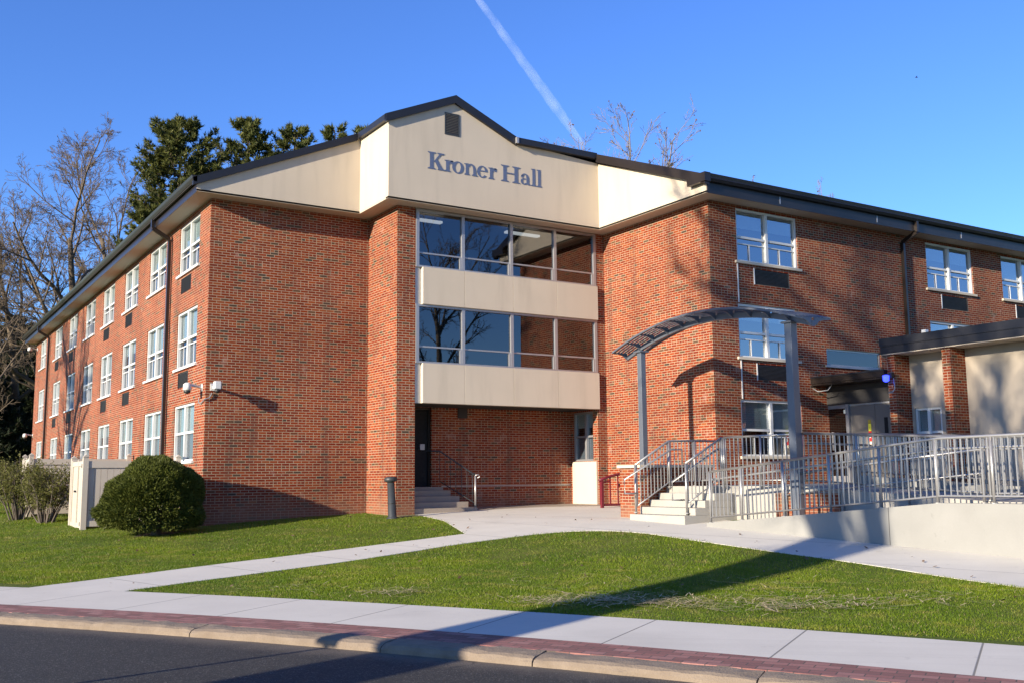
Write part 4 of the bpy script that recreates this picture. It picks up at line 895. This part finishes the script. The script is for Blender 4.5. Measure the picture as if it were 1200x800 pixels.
def tuft_mesh(centers, dirs, size, n_per, rng, width=.12):
    n = len(centers); k = n_per; c = np.repeat(centers, k, 0); d = np.repeat(dirs, k, 0)+rng.normal(0, .55, (n*k, 3)); d /= np.linalg.norm(d, axis=1)[:, None]
    L = np.repeat(size, k)[:, None]*rng.uniform(.6, 1.15, (n*k, 1)); a = np.cross(d, rng.normal(size=(n*k, 3))); a /= np.linalg.norm(a, axis=1)[:, None]+1e-9
    V = np.stack([c-a*L*width, c+a*L*width, c+d*L], 1).reshape(-1, 3); return V, np.arange(len(V)).reshape(-1, 3)
def pine(label, x, y, z, height, width, seed, mat, first=.18, dens=1.0, name='pine_tree', group='evergreens behind the hall', droop=.0, shape=3.2):
    rng = np.random.default_rng(seed); t = thing(name, label, 'tree', (x, y, z), group)
    n = 12; tr = np.zeros((n, 3)); tr[:, 2] = np.linspace(z-.3, z+height*.97, n); tr[:, 0] = x+np.cumsum(rng.normal(0, .06, n)); tr[:, 1] = y+np.cumsum(rng.normal(0, .06, n))
    brs = [(tr, np.linspace(height*.018, .03, n), 0)]; C = []; D = []; S = []
    nb = int(125*dens)
    for i in range(nb):
        f = first+(1-first)*(i+rng.random())/nb; zz = z+height*.97*f; az = i*2.4+rng.normal(0, .5)
        q_ = (f-first)/(1-first); prof = (1-q_**shape)**.7*min(1, .45+(f-first)*2.2)
        L = width*(.12+prof)*rng.uniform(.55, 1.2); m = 6
        px = np.interp(zz, tr[:, 2], tr[:, 0]); py = np.interp(zz, tr[:, 2], tr[:, 1]); tt = np.linspace(0, 1, m)
        rise = (rng.uniform(.2, .65)*(.45+.75*f) if not droop else rng.uniform(.1, .4)*(.5+f))*L-droop*L
        pts = np.stack([px+np.cos(az)*L*tt, py+np.sin(az)*L*tt, zz+rise*tt**1.7-.06*L*np.sin(tt*3.1)], 1); brs.append((pts, np.linspace(max(.03, L*.018), .012, m), 1))
        ns = int(6+L*4.4)
        for j in range(ns):
            g = .30+.70*(j+rng.random())/ns; b = np.array([np.interp(g, tt, pts[:, q]) for q in range(3)]); sa = az+rng.choice([-1, 1])*rng.uniform(.3, 1.2); sL = L*rng.uniform(.10, .30)*(1.25-.6*g)+.15
            e = b+np.array([np.cos(sa)*sL, np.sin(sa)*sL, sL*rng.uniform(.15, .9)]); brs.append((np.stack([b, (b+e)/2+[0, 0, -.03*sL], e]), np.array([.02, .014, .008]), 2))
            for h in np.linspace(.25, 1.0, 4): C.append(b+(e-b)*h+rng.normal(0, .07, 3)); dd = (e-b)/sL+[0, 0, .55]; D.append(dd/np.linalg.norm(dd)); S.append(rng.uniform(.24, .46))
    V, F = branch_tubes(brs[:1], lambda l: 10); npmesh('trunk', V, F, M['bark'], t, True)
    V, F = branch_tubes(brs[1:], lambda l: 4 if l == 1 else 3); npmesh('branches', V, F, M['bark'], t)
    V, F = tuft_mesh(np.array(C), np.array(D), np.array(S), 11, rng); npmesh('needles', V, F, mat, t)
    return t
pine('tallest pine with a broad dense crown, leftmost above the left roof', 10.2, 45.0, .1, 26.6, 3.7, 51, M['pine'], dens=1.7)
pine('yellow green pine right of the tallest one, showing sky gaps', 14.2, 42.8, .1, 26.6, 3.1, 52, M['pine'], dens=1.2)
pine('narrow pine with a slim pointed tip above the middle of the left gable', 16.8, 41.0, .1, 26.2, 2.5, 57, M['pine'], dens=1.0)
pine('darker pine just left of the cream box gable', 18.2, 37.2, .1, 25.2, 2.3, 54, M['pine'], dens=1.0)
pine('short pine tip closest to the cream box gable', 18.8, 33.4, .1, 24.1, 1.8, 55, M['pine'], dens=.9)
pine('low ragged evergreen between the bare trees and the tallest pine', 7.9, 44.0, .1, 19.5, 3.0, 56, M['pine'], dens=.9)
for i, (x, y, h, w, lb) in enumerate([(-2.5, 62, 15, 4.6, 'dark evergreen at the left edge behind the slender bare tree'), (2.4, 66, 14.5, 4.8, 'dark evergreen beyond the far corner of the long facade'), (-.6, 74, 18, 5, 'tall dark evergreen farthest back on the left'), (-1.0, 52, 8.5, 3.6, 'low dark evergreen nearest the far corner camera'), (3.5, 58, 12.5, 4, 'dark evergreen touching the far brick corner')]):
    pine(lb, x, y, .1, h, w, 70+i, M['darkpine'], first=.02, dens=1.5, name='evergreen_tree', group='dark evergreens at the far left', droop=.25, shape=1.6)

def yew():
    rng = np.random.default_rng(5); cx, cy, z0 = -1.43, -.95, -.3
    t = thing('yew_bush', 'broad clipped dark green yew bush at the brick corner', 'bush', (cx, cy, z0))
    pr = [(np.array([[cx+.14, cy, z0-.1], [cx+.13, cy, z0+.25], [cx+.05, cy, z0+.6], [cx, cy, z0+1.1]]), np.array([.13, .11, .09, .04]), 0)]
    for i in range(16): a = i*.4; pr.append((np.array([[cx+.1, cy, z0+.25], [cx+.5*math.cos(a), cy+.4*math.sin(a), z0+.6], [cx+1.0*math.cos(a), cy+.85*math.sin(a), z0+.8]]), np.array([.04, .03, .01]), 1))
    V, F = branch_tubes(pr, lambda l: 8); npmesh('trunk', V, F, M['bark3'], t, True)
    n = 60000; u = rng.random(n)*2*np.pi; w = rng.random(n)          # direction on the dome
    ct = np.where(rng.random(n) < .8, w, -w*.55); stt = np.sqrt(1-ct**2)
    d = np.stack([np.cos(u)*stt, np.sin(u)*stt, ct], 1)
    lump = 1+.04*np.sin(5*d[:, 0]+2)+.035*np.sin(7*d[:, 1]+1)+.04*np.sin(9*d[:, 2]+d[:, 0]*4)+.025*np.sin(17*d[:, 0]+3*d[:, 2])*np.sin(15*d[:, 2]+2)
    r = (1-.16*rng.random(n)**1.8)*lump
    top = np.array([1.13, .96, 1.06]); low = np.array([1.13, .96, .72]); k = np.where(d[:, 2:3] > 0, top, low)
    # skewed dome: peak stands right of centre, a lower shoulder on the left
    dd_ = np.sign(d)*np.abs(d)**np.where(d[:, 2:3] < 0, .66, .86); P = dd_*k*r[:, None]; P[:, 0] += .12*np.clip(P[:, 2], 0, 2)-.02; P[:, 2] -= .12*np.clip(-P[:, 0], 0, 2)*(P[:, 2] > 0)
    P += [cx, cy, z0+.63]
    keep = P[:, 2] > z0+.07-.08*(P[:, 0]-cx)+.09*np.sin(9*P[:, 0])+.06*np.sin(7*P[:, 1])+rng.normal(0, .05, n); P = P[keep]; d = d[keep]
    V, F = tuft_mesh(P, d+[0, 0, .25], np.full(len(P), .085), 2, rng, .22); npmesh('foliage', V, F, M['yew'], t)
yew()
def shrub(label, x, y, h, w, seed, nl):
    rng = np.random.default_rng(seed); z = H(x, y); t = thing('leafy_shrub', label, 'shrub', (x, y, z), 'leafy shrubs by the fences'); brs = []; tips = []
    for i in range(26):
        a = rng.random()*6.28; sp = rng.random()**.6; b = np.array([x+.22*np.cos(a)*sp, y+.22*np.sin(a)*sp, z-.05]); e = b+np.array([np.cos(a)*w*sp, np.sin(a)*w*sp, h*rng.uniform(.7, 1.02)*(1-.25*sp)])
        m = (b+e)/2+rng.normal(0, .07, 3)+[0, 0, .12]; pts = np.stack([b, b+(m-b)*.5+rng.normal(0, .03, 3), m, m+(e-m)*.5+rng.normal(0, .05, 3), e]); brs.append((pts, np.array([.022, .018, .014, .009, .004]), 0))
        for j in range(9):
            f = rng.uniform(.3, 1); q = np.array([np.interp(f*4, range(5), pts[:, k]) for k in range(3)]); dd = rng.normal(size=3); dd[2] = abs(dd[2])*.8; dd /= np.linalg.norm(dd); L = rng.uniform(.15, .42)
            p2 = q+dd*L; brs.append((np.stack([q, (q+p2)/2+rng.normal(0, .02, 3), p2]), np.array([.006, .005, .003]), 1)); tips += [q+dd*L*g for g in (.5, .75, 1.0)]
    V, F = branch_tubes(brs, lambda l: 5 if l == 0 else 3); npmesh('stems', V, F, M['bark3'], t)
    tips = np.array(tips); c = tips[rng.integers(0, len(tips), nl)]+rng.normal(0, .07, (nl, 3)); d = rng.normal(size=(nl, 3)); d /= np.linalg.norm(d, axis=1)[:, None]
    V, F = tuft_mesh(c, d, np.full(nl, .06), 2, rng, .3); npmesh('leaves', V, F, M['shrubleaf'], t)
shrub('leafy twiggy shrub right against the near cream gate', -2.85, 5.2, 1.75, .8, 61, 4800)
shrub('leafy twiggy shrub in front of the farther fence', -3.3, 7.2, 1.9, .8, 62, 4800)
shrub('fresh green shrub at the left edge of the photo', -4.2, 10.2, 2.0, .9, 63, 5600)

# grass blades on the lawns
def in_poly(px, py, poly):
    inside = np.zeros(len(px), bool); j = len(poly)-1
    for i in range(len(poly)):
        xi, yi = poly[i]; xj, yj = poly[j]; c = ((yi > py) != (yj > py)) & (px < (xj-xi)*(py-yi)/(yj-yi+1e-12)+xi); inside ^= c; j = i
    return inside
def grass():
    rng = np.random.default_rng(9); out = []
    def region(n, s0, s1, t0, t1, size):
        s = rng.uniform(s0, s1, n); t = rng.uniform(t0, t1, n); w = warp(t); ok = s > 2.13+w+rng.normal(0, .02, n)
        x = P0[0]+N2[0]*s+T2[0]*t; y = P0[1]+N2[1]*s+T2[1]*t; ok &= ~in_poly(x+rng.normal(0, .022, n), y+rng.normal(0, .022, n), PATHPOLY); ok &= ~((x > 0) & (y > 0)); ok &= ~((x > 4.4) & (y > -1.83)); ok &= ~((x > 7.3)); ok &= ((x+1.22)**2/.36+(y+.92)**2/.22+rng.normal(0, .35, n)) > 1
        out.append((x[ok], y[ok], hs_(s[ok]), np.full(ok.sum(), size)))
    region(360000, 2.0, 7.0, -7.5, 9.5, .030); region(230000, 7.0, 15.0, -17, 6, .038); region(60000, 10, 22, -36, -12, .06); region(130000, 2.0, 7.2, -17, -7.3, .034); region(50000, 2.0, 15, -36, -16.5, .055)
    x, y, z, sz = [np.concatenate(q) for q in zip(*out)]; n = len(x)
    patch = np.sin(x*1.7+np.sin(y*2.1))*np.cos(y*1.3+1.2*np.sin(x*.9)); sz = sz*(1+.28*patch)*rng.uniform(.4, 1.1, n)
    az = rng.random(n)*6.283; lean = rng.normal(0, .5, (n, 2))*sz[:, None]; wd = sz*.10+.0012
    a = np.stack([np.cos(az)*wd, np.sin(az)*wd, np.zeros(n)], 1); b = np.stack([x, y, z-.004], 1)
    tip = b+np.stack([lean[:, 0], lean[:, 1], sz], 1); V = np.stack([b-a, b+a, tip], 1).reshape(-1, 3)
    tag(npmesh('grass', V, np.arange(3*n).reshape(-1, 3), M['grass']), 'short green spring grass covering both lawns', 'grass', kind='stuff')
    m_ = 260; lx = rng.uniform(-6, 7, m_); ly = rng.uniform(-19, -1, m_); ls = (lx-P0[0])*N2[0]+(ly-P0[1])*N2[1]; okl = (ls > 2.3) & ~((lx > 0) & (ly > -.3)) & (lx < 7.0); lx, ly, ls = lx[okl], ly[okl], ls[okl]; k_ = len(lx)
    a1 = rng.random(k_)*6.28; sz_ = rng.uniform(.018, .045, k_); U = np.stack([np.cos(a1)*sz_, np.sin(a1)*sz_, rng.normal(0, .25, k_)*sz_], 1); W_ = np.stack([-np.sin(a1)*sz_*.6, np.cos(a1)*sz_*.6, rng.normal(0, .25, k_)*sz_], 1); c0 = np.stack([lx, ly, hs_(ls)+.034], 1)
    tag(npmesh('fallen_leaves', np.stack([c0-U, c0-W_, c0+U, c0+W_], 1).reshape(-1, 3), np.arange(4*k_).reshape(-1, 4), M['bud']), 'small brown dead leaves scattered over lawns and walks', 'leaves', kind='stuff')
    # dry clippings lying in loose patches on the front lawn
    C = [(-.1, -15.6, .45, 150), (.5, -15.9, .55, 220), (.9, -16.6, .5, 160), (1.6, -17.4, .6, 200), (2.4, -17.9, .7, 120), (-1.2, -13.6, .45, 80), (3.4, -18.2, .8, 60), (1.0, -14.6, 1.6, 60), (2.8, -16.4, 1.2, 60), (-2.0, -12.4, .8, 30)]
    V = []; F = []
    for cx, cy, r, m in C:
        for i in range(m):
            px, py = rng.normal(cx, r*.55), rng.normal(cy, r*.55); s = (px-P0[0])*N2[0]+(py-P0[1])*N2[1]
            if s < 2.2: continue
            zz = float(hs_(s))+.028+rng.random()*.012; a = rng.random()*6.28; L = rng.uniform(.03, .15); w = rng.uniform(.003, .0065); k = len(V)
            dx, dy = math.cos(a)*L, math.sin(a)*L; V += [(px-dx-dy/L*w, py-dy+dx/L*w, zz), (px-dx+dy/L*w, py-dy-dx/L*w, zz), (px+dx+dy/L*w, py+dy-dx/L*w, zz+.012), (px+dx-dy/L*w, py+dy+dx/L*w, zz+.012)]; F.append((k, k+1, k+2, k+3))
    tag(npmesh('straw', np.array(V), np.array(F), M['straw']), 'pale dry straw clippings scattered over the front lawn', 'straw', kind='stuff')
grass()

# ---------------------------------------------------------------- contrail, high and far off
def contrail():
    g = NG('contrail_vapour'); P = g.pos().outputs['Position']
    tr = g.n('ShaderNodeBsdfTransparent'); df = g.n('ShaderNodeBsdfTranslucent'); df.inputs[0].default_value = (.95, .95, .95, 1)
    lw = g.n('ShaderNodeLayerWeight'); lw.inputs[0].default_value = .5
    core = g.math('POWER', g.math('SUBTRACT', 1.0, lw.outputs['Facing']), 1.6)
    n = g.step(g.noise(.012, 5), .1, .7); mx = g.n('ShaderNodeMixShader'); d2 = g.n('ShaderNodeBsdfDiffuse'); d2.inputs[0].default_value = (.95, .95, .95, 1)
    ad = g.n('ShaderNodeAddShader'); g.t.links.new(df.outputs[0], ad.inputs[0]); g.t.links.new(d2.outputs[0], ad.inputs[1])
    g.t.links.new(g.math('MULTIPLY', g.math('MULTIPLY', core, n), .22), mx.inputs[0]); g.t.links.new(tr.outputs[0], mx.inputs[1]); g.t.links.new(ad.outputs[0], mx.inputs[2]); g.t.links.new(mx.outputs[0], g.out.inputs[0])
    A = Vector((1700, 3050, 2120)); B = Vector((2150, 2700, 1330))
    A = Vector(CAMP)+(fw*1194.18+rt2*(-60)+up2*430)/1194.18*4000; B = Vector(CAMP)+(fw*1194.18+rt2*(84)+up2*228)/1194.18*4600
    rng = random.Random(2); pts = []; rad = []
    for i in range(41):
        f = i/40; pts.append(A.lerp(B, f)+Vector((rng.gauss(0, .8), rng.gauss(0, .8), rng.gauss(0, .8)))); rad.append((13+15*f+rng.gauss(0, .6))*(1 if f < .75 else max(.2, 1-(f-.75)*2.4)))
    b = MB(); b.smooth = True; b.tube(pts, rad, 16, cap=False); o = b.build('contrail', g.m)
    tag(o, 'thin white contrail crossing the clear blue sky', 'contrail', kind='stuff')
contrail()

bd = thing('bird', 'small dark bird flying in the clear sky right of the contrail', 'bird', (0, 0, 0))
bp_ = Vector(CAMP)+(fw*1194.18+rt2*474+up2*309)/1194.18*110; bd.location = bp_; WL[bd] = tuple(bp_)
p = MB(); p.smooth = True; p.tube([bp_+rt2*q for q in (-.16, -.08, .02, .1, .17)], [.012, .04, .05, .035, .008], 8); p.build('body', M['rubber'], bd)
p = MB(); q = bp_
for sg in (-1, 1): p.prism([(-.05, 0), (.05, 0), (.02, .17), (-.05, .30), (-.06, .14)], lambda a, c, t: tuple(q+rt2*a+fw*sg*c*.8+up2*(c*.45+t)), -.006, .006)
p.build('wings', M['rubber'], bd)
